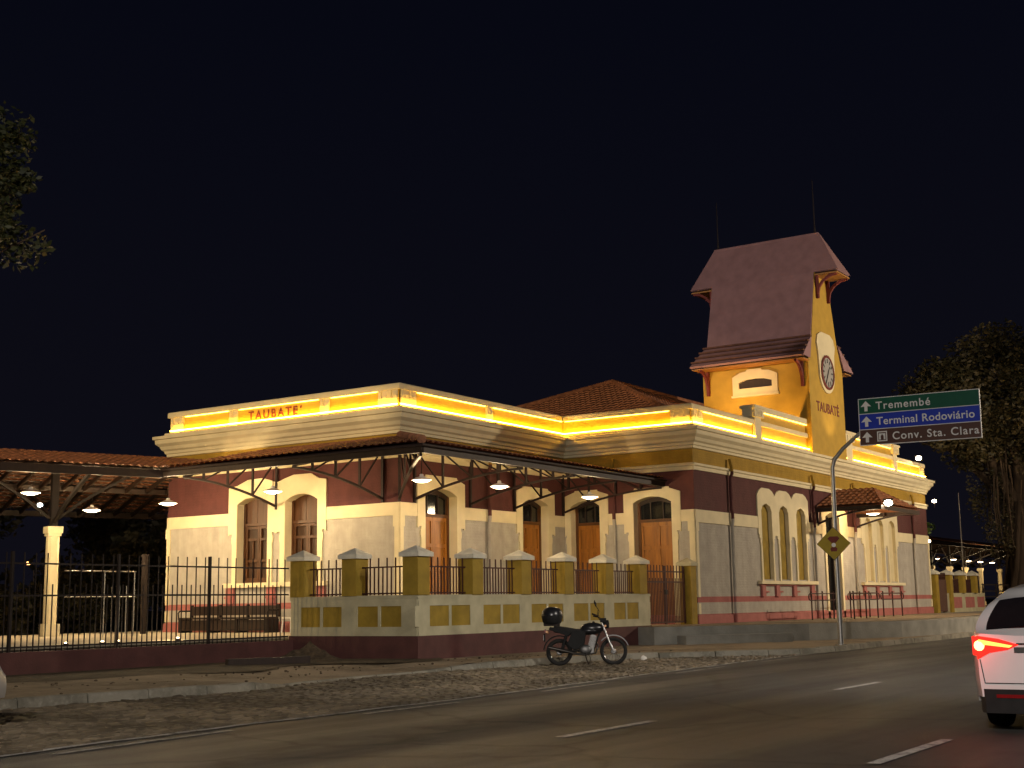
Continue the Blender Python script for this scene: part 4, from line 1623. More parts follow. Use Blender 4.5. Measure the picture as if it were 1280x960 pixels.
for (x, y), n_ in zip([(74.5, 5.85), (78.1, 5.7), (84.0, 6.1), (87.8, 6.1), (91.7, 6.1)], far_names):
    dup(proto, (x, y, 3.74), 0, 'distant dish lamp over the yellow columns, %s of the row of five' % n_)
for (x, y, p_) in ((76, 4.6, 260), (82, 4.4, 420), (90, 4.4, 420), (54, 5.0, 150)):  # added lights ahead of the lamp row, so the column fronts brighten
    lamplight((x, y, 3.3), p_)


def floodlight(label, loc, aim, m, power, colr, cone=110, s=1.0):
    t = thing('floodlight', label, 'floodlight', loc)
    d = (Vector(aim) - Vector(loc)).normalized()
    q_ = d.to_track_quat('Y', 'Z').to_matrix().to_4x4()
    MB().box(-0.14 * s, 0.14 * s, -0.12 * s, 0.0, -0.1 * s, 0.1 * s, q_).build('housing', PLASTIC, t)
    ellip((0, 0.0, 0), (0.115 * s, 0.10 * s, 0.085 * s), 14, 8, q_).build('lens', m, t, smooth=60)
    MB().tube([(0, 0, -0.3), (0, -0.03, -0.05)], 0.015, 6).build('bracket', IRON, t)
    if power:
        lamp('flood_beam', 'SPOT', Vector(loc) + d * 0.05, power, colr, 0.08, aim, cone, 0.9)
    return t


floodlight('blazing floodlight on the front corner of the small awning', (20.35, -7.8, 4.36), (9, -12.5, 0.3), FLOODGLOW, 500, WARM, 140, 1.35)
floodlight('floodlight on the parapet at the far right end of the roof', (33.0, -5.35, 7.32), (22, -9, 7.2), FLOODGLOW, 350, WARM, 120, 1.15)
floodlight('floodlight on the far right corner of the wall below the cornice', (34.75, -5.45, 5.36), (24, -9, 3.6), FLOODGLOW, 160, WARM, 120, 0.9)
floodlight('small bluish white floodlight beside the cream platform column', (-6.95, 7.1, 3.62), (-20, -10, 0), BULBW, 60, (0.8, 0.95, 1.0), 110, 0.6)
wl = thing('wall_lamp', 'tiny round wall lamp on the far right corner of the facade', 'lamp', (DX + 0.05, CY - 0.05, 3.45))
MB().lathe([(0, -0.07), (0.05, -0.05), (0.07, 0), (0.05, 0.05), (0, 0.07)], 10).build('globe', BULB, wl, smooth=80)
MB().box(-0.06, 0.06, 0.05, 0.08, -0.08, 0.08).build('wall_plate', IRON, wl)

up_l = ['uplight on the paving at the foot of the cream platform column', 'faint uplight midway between the cream column and the guard rail', 'uplight below the right end of the guard rail', 'uplight on the paving in front of the gable wall']
up0 = None
for (x, y), lab, pw in zip([(-11.6, -0.2), (-10.7, -0.25), (-10.15, -0.1), (-7.9, 0.45)], up_l, (26, 5, 14, 60)):
    if up0 is None:
        up0 = thing('uplight', lab, 'ground light', (x, y, 0), group='ground lights along the platform edge')
        MB().lathe([(0.06, -0.004), (0.06, 0.03), (0.05, 0.05)], 12).build('housing', IRON, up0)
        MB().lathe([(0.0, 0.045), (0.042, 0.05), (0.03, 0.065), (0.0, 0.07)], 12).build('lens', BULB, up0, smooth=60)
    else:
        dup(up0, (x, y, 0), 0, lab)
    lamp('uplight_beam', 'POINT', (x, y + 0.1, 0.2), pw, WARM, 0.05)

# ================================================================== BOUNDARY WALL WITH PILLARS
def pillar_mesh(M=ID, z0=0.97, z1=1.86, w=0.225):
    return MB().box(-w, w, -w, w, z0, z1, M)


def cap_mesh(M=ID, z1=1.86, w=0.225):
    e = w + 0.07
    mb = MB().box(-e, e, -e, e, z1, z1 + 0.10, M)
    zt = z1 + 0.10
    mb.add([(-e, -e, zt), (e, -e, zt), (e, e, zt), (-e, e, zt), (0, 0, zt + 0.17)], [(0, 1, 4), (1, 2, 4), (2, 3, 4), (3, 0, 4)], M)
    return mb


def add_pillar(root, x, y, z0=0.97):
    p = pillar_mesh(z0=z0).build('pillar', OLIVE, root, loc=(x, y, 0))
    c = cap_mesh().build('cap', mat('cap_whitewash', (0.62, 0.59, 0.48), 0.85, var=0.12), p)
    return p


def railing(root, a, b, z0=0.97, zr_=1.64, zt=1.86, pitch=0.125, name='railing', m=RAILRED, r=0.013, low=1.08):
    a, b = Vector(a), Vector(b)
    d = b - a
    L = d.length
    n = int(round(L / pitch))
    mb = MB()
    for i in range(1, n):
        p = a + d * (i / n)
        top = zt if i % 2 else zr_ + 0.012
        mb.bar((p.x, p.y, z0 + 0.01), (p.x, p.y, top), 2 * r)
    mb.bar((a.x, a.y, zr_), (b.x, b.y, zr_), 0.012, 0.035)
    mb.bar((a.x, a.y, z0 + 0.05), (b.x, b.y, z0 + 0.05), 0.012, 0.035)
    return mb.build(name, m, root)


YF_ = -4.75
PX = [-5.35, -3.15, -0.95, 1.2, 3.45, 5.5]
BW = thing('boundary_wall', 'low cream and maroon wall with ochre pillars and spiked railings before the terrace', 'wall')
FF = frame((0, YF_ - 0.16, 0), (1, 0, 0), (0, -1, 0))
FG = frame((-5.35 - 0.16, 0, 0), (0, -1, 0), (-1, 0, 0))
low = MB()
low.box(-5.35 - 0.16, 5.95, YF_ - 0.16, YF_ + 0.16, 0.03, 0.97)
low.box(-5.35 - 0.16, -5.35 + 0.16, YF_ + 0.16, -0.95, 0.03, 0.97)
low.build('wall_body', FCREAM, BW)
pl = MB()
pl.box(-5.35 - 0.19, 6.0, YF_ - 0.19, YF_ + 0.19, -0.7, 0.03)
pl.box(-5.35 - 0.19, -5.35 + 0.19, YF_ + 0.19, -0.92, -0.7, 0.03)
pl.build('wall_plinth', MAROON, BW)
cpg = MB()
cpg.box(-5.35 - 0.19, 5.98, YF_ - 0.19, YF_ + 0.19, 0.90, 0.975)
cpg.box(-5.35 - 0.19, -5.35 + 0.19, YF_ + 0.19, -0.93, 0.90, 0.975)
cpg.build('wall_coping', FCREAM, BW)
# each bay has two ochre fields framed by raised cream strips
pa = MB()
fr = MB()
bays = [(PX[i] + 0.28, PX[i + 1] - 0.28) for i in range(len(PX) - 1)]
for a, b_ in bays:
    m_ = (a + b_) / 2
    for u0, u1 in ((a, m_ - 0.05), (m_ + 0.05, b_)):
        pa.box(u0, u1, 0.24, 0.72, -0.01, 0.006, FF)
for a, b_ in ((1.3, 2.62), (3.12, 4.45)):
    m_ = (a + b_) / 2
    for u0, u1 in ((a, m_ - 0.05), (m_ + 0.05, b_)):
        pa.box(u0, u1, 0.24, 0.72, -0.01, 0.006, FG)
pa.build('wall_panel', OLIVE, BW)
for F_, u0, u1 in ((FF, -5.5, 5.94), (FG, 1.0, 4.9)):
    fr.box(u0, u1, 0.03, 0.24, 0.0, 0.025, F_)
    fr.box(u0, u1, 0.72, 0.90, 0.0, 0.025, F_)
for a, b_ in bays:
    m_ = (a + b_) / 2
    fr.box(m_ - 0.05, m_ + 0.05, 0.24, 0.72, 0.0, 0.02, FF)
for u in PX:
    fr.box(u - 0.28, u + 0.28 + (0.18 if u > 5 else 0), 0.24, 0.72, 0.0, 0.025, FF)
for u0, u1 in ((1.0, 1.3), (2.62, 3.12), (4.45, 4.9), (1.935, 2.035 - 0.02), (3.745, 3.825)):
    fr.box(u0, u1, 0.24, 0.72, 0.0, 0.024, FG)
fr.build('wall_frame', FCREAM, BW)
for x in PX:
    add_pillar(BW, x, YF_)
for y in (-2.88, -1.2):
    add_pillar(BW, -5.35, y)
for a, b_ in zip(PX, PX[1:]):
    railing(BW, (a + 0.225, YF_, 0), (b_ - 0.225, YF_, 0))
railing(BW, (-5.35, YF_ + 0.225, 0), (-5.35, -3.1, 0))
railing(BW, (-5.35, -2.65, 0), (-5.35, -1.43, 0))

GP = thing('gate_pillar', 'single ochre gate pillar against the corner of the street facade', 'pillar', (8.93, YF_, 0))
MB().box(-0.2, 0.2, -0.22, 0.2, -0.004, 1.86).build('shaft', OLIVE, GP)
cap_mesh(w=0.2).build('cap', FCREAM, GP)
GA = thing('iron_gate', 'double leaf rust red iron gate between the end pillar and the facade corner', 'gate', (5.98, YF_, 0))
Lg = 8.7 - 5.98
for k in range(2):
    x0, x1 = (0.03, Lg / 2 - 0.02) if k == 0 else (Lg / 2 + 0.02, Lg - 0.03)
    mb = MB()
    for xx in (x0, x1):
        mb.bar((xx, 0, 0.03), (xx, 0, 1.84 if (xx == x1) == (k == 1) or True else 1.5), 0.045)
    n = 13
    for i in range(1, n):
        xx = x0 + (x1 - x0) * i / n
        mb.bar((xx, 0, 0.06), (xx, 0, 1.86 if i % 2 == 0 else 1.46), 0.024)
    for zz in (0.10, 1.34, 1.66):
        mb.bar((x0, 0, zz), (x1, 0, zz), 0.02, 0.04)
    mb.bar((x0, 0, 0.12), (x1, 0, 0.6), 0.02, 0.03) if k < 0 else None
    lf = mb.build('gate_leaf', RAILRED, GA)
    if k == 1:
        MB().box(Lg / 2 - 0.06, Lg / 2 + 0.1, -0.04, 0.04, 0.95, 1.1).build('lock_box', IRON, lf)

# iron fence at the left on a maroon kerb wall
IF = thing('iron_fence', 'long black spiked iron fence on a low maroon wall before the canopied platform', 'fence')
YI = -0.95
MB().box(-60, -5.3, YI - 0.12, YI + 0.12, -0.75, -0.07).build('wall_base', MAROON, IF)
xp = -5.6
i = 0
while xp > -30:
    x2 = xp - 2.65
    mb = MB()
    n = 19
    for k in range(1, n):
        xx = xp + (x2 - xp) * k / n
        mb.bar((xx, YI, -0.07), (xx, YI, 1.90 if k % 2 else 1.27), 0.019)
    for zz in (0.02, 1.04, 1.68):
        mb.bar((xp, YI, zz), (x2, YI, zz), 0.014, 0.035)
    mb.build('fence_panel', IRON, IF)
    MB().box(x2 - 0.029, x2 + 0.029, YI - 0.029, YI + 0.029, -0.07, 1.92).build('fence_post', IRON, IF)
    xp = x2
    i += 1

# boundary wall, gate and railings beyond the right end
BR = thing('boundary_wall', 'ochre pillared boundary wall with red fields past the brown sheet gate', 'wall')
Yr = -4.9
rw = MB()
rw.box(37.7, 44.6, Yr - 0.12, Yr + 0.12, -0.6, 0.95)
rw.build('wall_body', FCREAM, BR)
rp = MB()
for a, b_ in ((38.3, 40.0), (40.7, 42.4), (43.0, 44.4)):
    rp.box(a, b_, 0.2, 0.75, 0.0, 0.012, frame((0, Yr - 0.12, 0), (1, 0, 0), (0, -1, 0)))
rp.build('wall_panel', RED, BR)
for x in (37.95, 40.35, 42.7):
    add_pillar(BR, x, Yr, 0.95 if x > 38 else -0.1)
add_pillar(BR, 35.5, Yr, -0.1)
for a, b_ in ((38.2, 40.1), (40.6, 42.45)):
    railing(BR, (a, Yr, 0), (b_, Yr, 0), 0.95)
GR = thing('sheet_gate', 'dark brown sheet metal gate with spikes at the tower end of the station', 'gate', (35.75, Yr, 0))
MB().box(0, 1.95, -0.03, 0.03, 0.05, 1.62).build('gate_leaf', mat('brown_sheet_metal', (0.09, 0.045, 0.035), 0.6), GR)
sp = MB()
for k in range(16):
    sp.bar((0.06 + k * 0.122, 0, 1.62), (0.06 + k * 0.122, 0, 1.95), 0.025)
sp.bar((0, 0, 1.78), (1.95, 0, 1.78), 0.02, 0.03)
sp.build('spike', RAILRED, GR)
RFN = thing('iron_fence', 'open iron railings in front of the distant yellow columns', 'fence')
MB().box(44.6, 70, Yr - 0.1, Yr + 0.1, -0.7, 0.3).build('wall_base', MAROON, RFN)
mb = MB()
for k in range(0, 9):
    mb.bar((44.8 + k * 2.8, Yr, 0.3), (44.8 + k * 2.8, Yr, 1.45), 0.08)
for zz in (0.75, 1.05, 1.4):
    mb.bar((44.6, Yr, zz), (70, Yr, zz), 0.04, 0.06)
mb.build('rail', IRON, RFN)

# handrails before the street door
def handrail(label, x0, x1, y, curl=1):
    t = thing('handrail', label, 'handrail', (x0, y, 0), group='handrails at the street door')
    L = x1 - x0
    rl = MB()
    for z in (0.70, 0.94):
        rl.tube([(0, 0, z), (L * 0.5, 0, z), (L, 0, z)], 0.022, 8)
    for xe, s in ((0, -1), (L, 1)):
        rl.tube([(xe, 0, 0.94), (xe + s * 0.12, 0, 0.91), (xe + s * 0.16, 0, 0.82), (xe + s * 0.12, 0, 0.73), (xe, 0, 0.70)], 0.022, 8)
    rl.build('rail', RAILRED, t, smooth=60)
    k = max(2, int(L / 1.1) + 1)
    for i in range(k):
        xx = L * (0.04 + 0.92 * i / (k - 1))
        MB().tube([(xx, 0.0, -0.01), (xx, 0.0, 1.02)], 0.028, 8).build('post', RAILRED, t, smooth=60)
    return t


handrail('handrail left of the street door, behind the sign pole', 15.6, 18.0, -6.3)
handrail('nearer of the two handrails just right of the sign pole', 17.7, 20.6, -7.1)
handrail('farther of the two handrails just right of the sign pole', 20.2, 22.6, -6.1)
handrail('rightmost handrail below the pale blind windows', 22.9, 25.5, -6.5)

# ================================================================== SIGNS
SGX, SGY = 5.88, -10.87
SG = thing('direction_sign', 'green, blue and brown road direction sign on a bent grey pole', 'road sign', (SGX, SGY, SZ))
H0 = -SZ
MB().tube([(0, 0, -0.05), (0, 0, 2.5), (0, -0.03, 4.40 + H0), (0, -0.10, 4.62 + H0), (0, -0.36, 4.90 + H0), (0, -0.85, 5.28 + H0), (0, -1.6, 5.42 + H0), (0, -3.6, 5.40 + H0)], 0.057, 12, rs=[0.075, 0.07, 0.06, 0.058, 0.055, 0.052, 0.05, 0.045]).build('pole', GALV, SG, smooth=60)
MB().lathe([(0.16, -0.02), (0.16, 0.015), (0.08, 0.02)], 12).build('base_plate', GALV, SG)
# panel frame: local u runs -y, outward -x, small tilt
PU, PH = 3.32, 1.32
FP = Matrix.Translation((-0.10, -0.90, 4.93 + H0)) @ Matrix.Rotation(R_(0.6), 4, 'X') @ frame((0, 0, 0), (0, -1, 0), (-1, 0, 0))
MB().box(0, PU, 0, PH, -0.03, 0.0, FP).build('sign_panel', SIGNWHITE, SG)
rows = [(SIGNBROWN, 0.02, 0.435, 'brown stripe'), (SIGNBLUE, 0.455, 0.875, 'blue stripe'), (SIGNGREEN, 0.895, 1.30, 'green stripe')]
for m_, z0, z1, lab in rows:
    o = MB().box(0.02, PU - 0.02, z0, z1, 0.001, 0.004, FP).build('sign_stripe', m_, SG)
    o['label'] = lab
    arw = MB()
    cx_, cz = 0.22, (z0 + z1) / 2
    arw.prism([(cx_ - 0.045, cz - 0.14), (cx_ + 0.045, cz - 0.14), (cx_ + 0.045, cz + 0.0), (cx_ + 0.15, cz - 0.01), (cx_, cz + 0.15), (cx_ - 0.15, cz - 0.01), (cx_ - 0.045, cz + 0.0)], 0.005, 0.009, FP)
    arw.build('arrow', SIGNWHITE, SG)
TS = 0.30
for s, u, zi in (('Tremembé', 0.50, 2), ('Terminal Rodoviário', 0.50, 1), ('Conv. Sta. Clara', 0.92, 0)):
    z0, z1 = rows[zi][1], rows[zi][2]
    text(s, TS, FP @ Matrix.Translation((u, (z0 + z1) / 2 - 0.105, 0.006)), 'sign_text', SIGNWHITE, SG, 0.002, spacing=1.16 if zi != 1 else 1.06, bold=0.004)
pg = MB().prism([[(0.50, 0.09), (0.78, 0.09), (0.78, 0.37), (0.50, 0.37)], [(0.53, 0.12), (0.53, 0.34), (0.75, 0.34), (0.75, 0.12)]], 0.005, 0.009, FP)
pg.prism([(0.55, 0.14), (0.60, 0.14), (0.60, 0.24), (0.64, 0.29), (0.68, 0.24), (0.68, 0.14), (0.73, 0.14), (0.73, 0.31), (0.55, 0.31)], 0.005, 0.009, FP)
pg.build('pictogram', SIGNWHITE, SG)

WS = thing('warning_sign', 'yellow diamond warning sign on the grey sign pole', 'road sign', (SGX, SGY, SZ))
FQ = Matrix.Translation((-0.09, 0.02, 2.26 + H0)) @ frame((0, 0, 0), (0.15, -0.989, 0), (-0.989, -0.15, 0))


def diamond(r, w0, w1, m_, name):
    return MB().prism([(0, -r), (r, 0), (0, r), (-r, 0)], w0, w1, FQ).build(name, m_, WS)


diamond(0.47, -0.01, 0.0, BLACKP, 'sign_border')
diamond(0.455, 0.001, 0.004, SIGNYELLOW, 'sign_face')
wsym = MB().prism([(-0.17, 0.14), (-0.1, 0.2), (0.12, 0.2), (0.17, 0.14), (0.06, 0.02), (-0.06, 0.02)], 0.005, 0.008, FQ)
wsym.prism([(-0.08, -0.22), (0.08, -0.22), (0.1, -0.14), (0.06, -0.1), (-0.06, -0.1), (-0.1, -0.14)], 0.005, 0.008, FQ)
wsym.build('sign_symbol', LETTER, WS)
MB().lathe([(0, 0.005), (0.06, 0.005), (0.06, 0.009), (0, 0.009)], 14, FQ @ Matrix.Translation((0, -0.04, 0))).build('sign_disc', SIGNWHITE, WS)
MB().lathe([(0.075, -0.05), (0.082, 0), (0.075, 0.05)], 10, Matrix.Translation((0, 0, 2.26 + H0))).build('clamp', GALV, WS)

# ================================================================== MOTORCYCLE
hx, hy = 0.47, -0.883
MO = thing('motorcycle', 'black parked motorcycle with a round top case, leaning on its side stand', 'motorcycle', (-4.12, -8.58, RZ + 0.006), math.atan2(hy, hx))
MO.scale = (0.95, 0.95, 0.95)
# local: x forward, y left, z up; rear axle at x=-0.62, front axle at 0.66
Ml = Matrix.Rotation(R_(-4), 4, 'X')


def wheel(x, R, tw_, name='wheel'):
    Mw = Ml @ Matrix.Translation((x, 0, R)) @ Matrix.Rotation(math.pi / 2, 4, 'X')
    hub = MB().lathe([(0.0, -0.06), (0.055, -0.06), (0.07, -0.03), (0.07, 0.03), (0.055, 0.06), (0.0, 0.06)], 14, Mw)
    w = hub.build('wheel', ALU, MO, smooth=50)
    ty = MB()
    pts = [((R - tw_) * math.cos(t), (R - tw_) * math.sin(t), 0) for t in [2 * math.pi * i / 32 for i in range(32)]]
    ty.tube(pts, tw_, 10, Mw, closed=True)
    ty.build('tyre', BLACKR, w, smooth=60)
    ri = MB()
    rr = R - tw_ * 1.75
    pts = [(rr * math.cos(t), rr * math.sin(t), 0) for t in [2 * math.pi * i / 32 for i in range(32)]]
    ri.tube(pts, 0.02, 8, Mw, closed=True)
    for k in range(18):
        t = 2 * math.pi * k / 18
        s = 0.04 if k % 2 else -0.04
        ri.tube([(0.06 * math.cos(t + 0.4 * (k % 4 - 1.5)), 0.06 * math.sin(t + 0.4 * (k % 4 - 1.5)), s), (rr * math.cos(t), rr * math.sin(t), 0)], 0.004, 4, Mw)
    ri.build('rim', CHROME, w, smooth=60)


wheel(-0.62, 0.315, 0.048)
wheel(0.66, 0.325, 0.043)
fk = MB()
for s in (-0.085, 0.085):
    fk.tube([(0.66, s, 0.325), (0.60, s, 0.46), (0.52, s, 0.66), (0.40, s, 0.98)], 0.024, 8, Ml, rs=[0.028, 0.03, 0.024, 0.022])
fk.build('front_fork', mat('dull_chrome', (0.30, 0.29, 0.28), 0.32, metal=0.9), MO, smooth=60)
fd = MB()
pr_ = []
for i in range(9):
    t = R_(20 + 15 * i)
    pr_.append((0.66 + 0.37 * math.cos(t), 0, 0.325 + 0.37 * math.sin(t)))
for p, q_ in zip(pr_, pr_[1:]):
    fd.bar(p, q_, 0.11, 0.02, Ml)
fd.build('front_fender', BLACKP, MO)
fr_ = MB()
fr_.tube([(0.42, 0, 0.92), (0.28, 0, 0.62), (0.18, 0, 0.30), (-0.2, 0, 0.27)], 0.022, 8, Ml)
fr_.tube([(0.42, 0, 0.92), (0.1, 0, 0.78), (-0.2, 0, 0.70), (-0.75, 0, 0.80)], 0.022, 8, Ml)
for s in (-0.11, 0.11):
    fr_.tube([(-0.15, s, 0.34), (-0.62, s, 0.315)], 0.022, 8, Ml)
    fr_.tube([(-0.56, s, 0.34), (-0.45, s, 0.70)], 0.03, 8, Ml)
fr_.build('frame', PLASTIC, MO, smooth=60)
tk = MB()
ellip((0.17, 0, 0.86), (0.29, 0.15, 0.135), 18, 10, Ml, tk)
ellip((0.10, 0, 0.80), (0.26, 0.16, 0.10), 18, 10, Ml, tk)
tk.build('fuel_tank', BLACKP, MO, smooth=60)
MB().lathe([(0.035, -0.01), (0.035, 0.015), (0.0, 0.02)], 12, Ml @ Matrix.Translation((0.2, 0, 1.0))).build('filler_cap', CHROME, MO)
se = MB()
secs = [(-0.05, 0.09, 0.80, 0.84), (-0.2, 0.13, 0.77, 0.85), (-0.4, 0.14, 0.79, 0.885), (-0.62, 0.12, 0.83, 0.92), (-0.74, 0.08, 0.86, 0.92)]
vs, fs = [], []
for x, w, z0, z1 in secs:
    vs += [(x, -w, z0), (x, -w, (z0 + z1) / 2 + 0.02), (x, -w * 0.6, z1), (x, w * 0.6, z1), (x, w, (z0 + z1) / 2 + 0.02), (x, w, z0)]
for i in range(len(secs) - 1):
    for k in range(6):
        fs.append((i * 6 + k, i * 6 + (k + 1) % 6, (i + 1) * 6 + (k + 1) % 6, (i + 1) * 6 + k))
fs += [tuple(range(6)), tuple(range(len(secs) * 6 - 1, len(secs) * 6 - 7, -1))]
se.add(vs, fs, Ml)
se.build('seat', BLACKR, MO, smooth=50)
sc_ = MB()
for s in (-1, 1):
    sc_.prism([(0.02, 0.80), (-0.30, 0.80), (-0.42, 0.50), (-0.28, 0.36), (-0.04, 0.40)], 0.09 * s, 0.135 * s, Ml @ Matrix(((1, 0, 0, 0), (0, 0, 1, 0), (0, 1, 0, 0), (0, 0, 0, 1))))
    sc_.prism([(-0.30, 0.80), (-0.82, 0.90), (-0.86, 0.84), (-0.40, 0.68)], 0.09 * s, 0.125 * s, Ml @ Matrix(((1, 0, 0, 0), (0, 0, 1, 0), (0, 1, 0, 0), (0, 0, 0, 1))))
sc_.build('side_cover', PLASTIC, MO)
en = MB()
en.box(-0.12, 0.20, -0.12, 0.12, 0.28, 0.46, Ml)
ellip((0.0, -0.13, 0.36), (0.15, 0.04, 0.12), 16, 8, Ml, en)
ellip((0.0, 0.13, 0.36), (0.15, 0.04, 0.12), 16, 8, Ml, en)
Me = Ml @ Matrix.Translation((0.14, 0, 0.44)) @ Matrix.Rotation(R_(14), 4, 'Y')
for k in range(8):
    en.box(-0.08, 0.08, -0.09, 0.09, k * 0.032, k * 0.032 + 0.018, Me)
en.box(-0.055, 0.055, -0.065, 0.065, 0, 0.27, Me)
en.build('engine', ALU, MO, smooth=40)
MB().tube([(0.24, -0.06, 0.55), (0.30, -0.10, 0.45), (0.24, -0.14, 0.28), (0.0, -0.16, 0.24), (-0.3, -0.17, 0.28), (-0.42, -0.17, 0.32), (-0.86, -0.18, 0.42)], 0.03, 10, Ml, rs=[0.02, 0.02, 0.02, 0.022, 0.03, 0.045, 0.04]).build('exhaust', mat('dark_steel', (0.05, 0.045, 0.04), 0.35, metal=0.8), MO, smooth=60)
rfd = MB()
pr_ = []
for i in range(9):
    t = R_(60 + 14 * i)
    pr_.append((-0.62 + 0.37 * math.cos(t), 0, 0.315 + 0.38 * math.sin(t)))
for p, q_ in zip(pr_, pr_[1:]):
    rfd.bar(p, q_, 0.15, 0.02, Ml)
rfd.box(-0.98, -0.95, -0.09, 0.09, 0.56, 0.74, Ml)
rfd.build('rear_fender', PLASTIC, MO)
MB().box(-0.965, -0.935, -0.06, 0.06, 0.78, 0.85, Ml).build('tail_light', TAILDK, MO)
MB().box(-0.988, -0.982, -0.085, 0.085, 0.59, 0.71, Ml).build('number_plate', SIGNWHITE, MO)
tcs = MB()
prof = [(0.0, 0.97), (0.18, 0.97), (0.22, 1.02), (0.245, 1.12), (0.245, 1.16)]
prof2 = [(0.25, 1.16), (0.25, 1.19), (0.235, 1.27), (0.18, 1.34), (0.09, 1.37), (0.0, 1.372)]
Mtc = Ml @ Matrix.Translation((-0.78, 0, 0.0)) @ Matrix.Diagonal((1.02, 1.0, 1, 1))
tcs.lathe(prof, 20, Mtc)
tco = tcs.build('top_case', PLASTIC, MO, smooth=50)
MB().lathe(prof2, 20, Mtc).build('lid', BLACKP, tco, smooth=50)
MB().box(-0.98, -0.6, -0.1, 0.1, 0.93, 0.985, Ml).build('luggage_rack', IRON, MO)
hb = MB()
hb.tube([(0.22, 0.36, 1.16), (0.30, 0.30, 1.14), (0.36, 0.12, 1.05), (0.38, 0, 1.03), (0.36, -0.12, 1.05), (0.30, -0.30, 1.14), (0.22, -0.36, 1.16)], 0.013, 8, Ml)
for s in (-1, 1):
    hb.tube([(0.19, 0.40 * s, 1.17), (0.26, 0.325 * s, 1.15)], 0.019, 8, Ml)
    hb.tube([(0.30, 0.29 * s, 1.145), (0.36, 0.36 * s, 1.12)], 0.007, 6, Ml)
hb.build('handlebar', IRON, MO, smooth=60)
for s in (-1, 1):
    mr_ = MB()
    mr_.tube([(0.30, 0.27 * s, 1.15), (0.33, 0.31 * s, 1.28), (0.27, 0.34 * s, 1.38)], 0.007, 6, Ml)
    ellip((0.25, 0.36 * s, 1.44), (0.02, 0.075, 0.055), 12, 6, Ml @ Matrix.Rotation(0.0, 4, 'Z'), mr_)
    mr_.build('mirror', PLASTIC, MO, smooth=60)
hl = MB()
hl.lathe([(0.0, -0.12), (0.06, -0.10), (0.095, -0.02), (0.10, 0.03), (0.09, 0.04)], 16, Ml @ Matrix.Translation((0.52, 0, 0.95)) @ Matrix.Rotation(math.pi / 2, 4, 'Y'))
hlo = hl.build('headlight', PLASTIC, MO, smooth=60)
MB().lathe([(0.0, 0.055), (0.05, 0.052), (0.088, 0.04), (0.0, 0.03)], 16, Ml @ Matrix.Translation((0.52, 0, 0.95)) @ Matrix.Rotation(math.pi / 2, 4, 'Y')).build('lens', CARGLASS, hlo, smooth=60)
MB().box(0.36, 0.50, -0.10, 0.10, 1.0, 1.09, Ml).build('instrument_cluster', PLASTIC, MO)
for s in (-1, 1):
    for x in (0.48, -0.9):
        MB().tube([(x, 0.06 * s, 0.90 if x > 0 else 0.78), (x, 0.19 * s, 0.90 if x > 0 else 0.78)], 0.02, 6, Ml, rs=[0.008, 0.03]).build('turn_signal', mat('amber_lens', (0.5, 0.18, 0.02), 0.3), MO)
sd = MB().tube([(-0.02, 0.10, 0.28), (0.02, 0.22, 0.10), (0.06, 0.28, 0.01)], 0.014, 6)
sd.bar((0.02, 0.27, 0.01), (0.11, 0.30, 0.01), 0.04, 0.015)
sd.build('side_stand', IRON, MO)
MB().tube([(0.0, -0.12, 0.27), (0.0, -0.30, 0.27)], 0.016, 6, Ml).tube([(0.0, 0.12, 0.27), (0.0, 0.28, 0.27)], 0.016, 6, Ml).build('footrest', BLACKR, MO)

# ================================================================== CARS
def lerp_tab(tab, x):
    if x <= tab[0][0]:
        return tab[0][1]
    for (x0, y0), (x1, y1) in zip(tab, tab[1:]):
        if x <= x1:
            t = (x - x0) / (x1 - x0)
            t = t * t * (3 - 2 * t) * 0.5 + t * 0.5
            return y0 + (y1 - y0) * t
    return tab[-1][1]


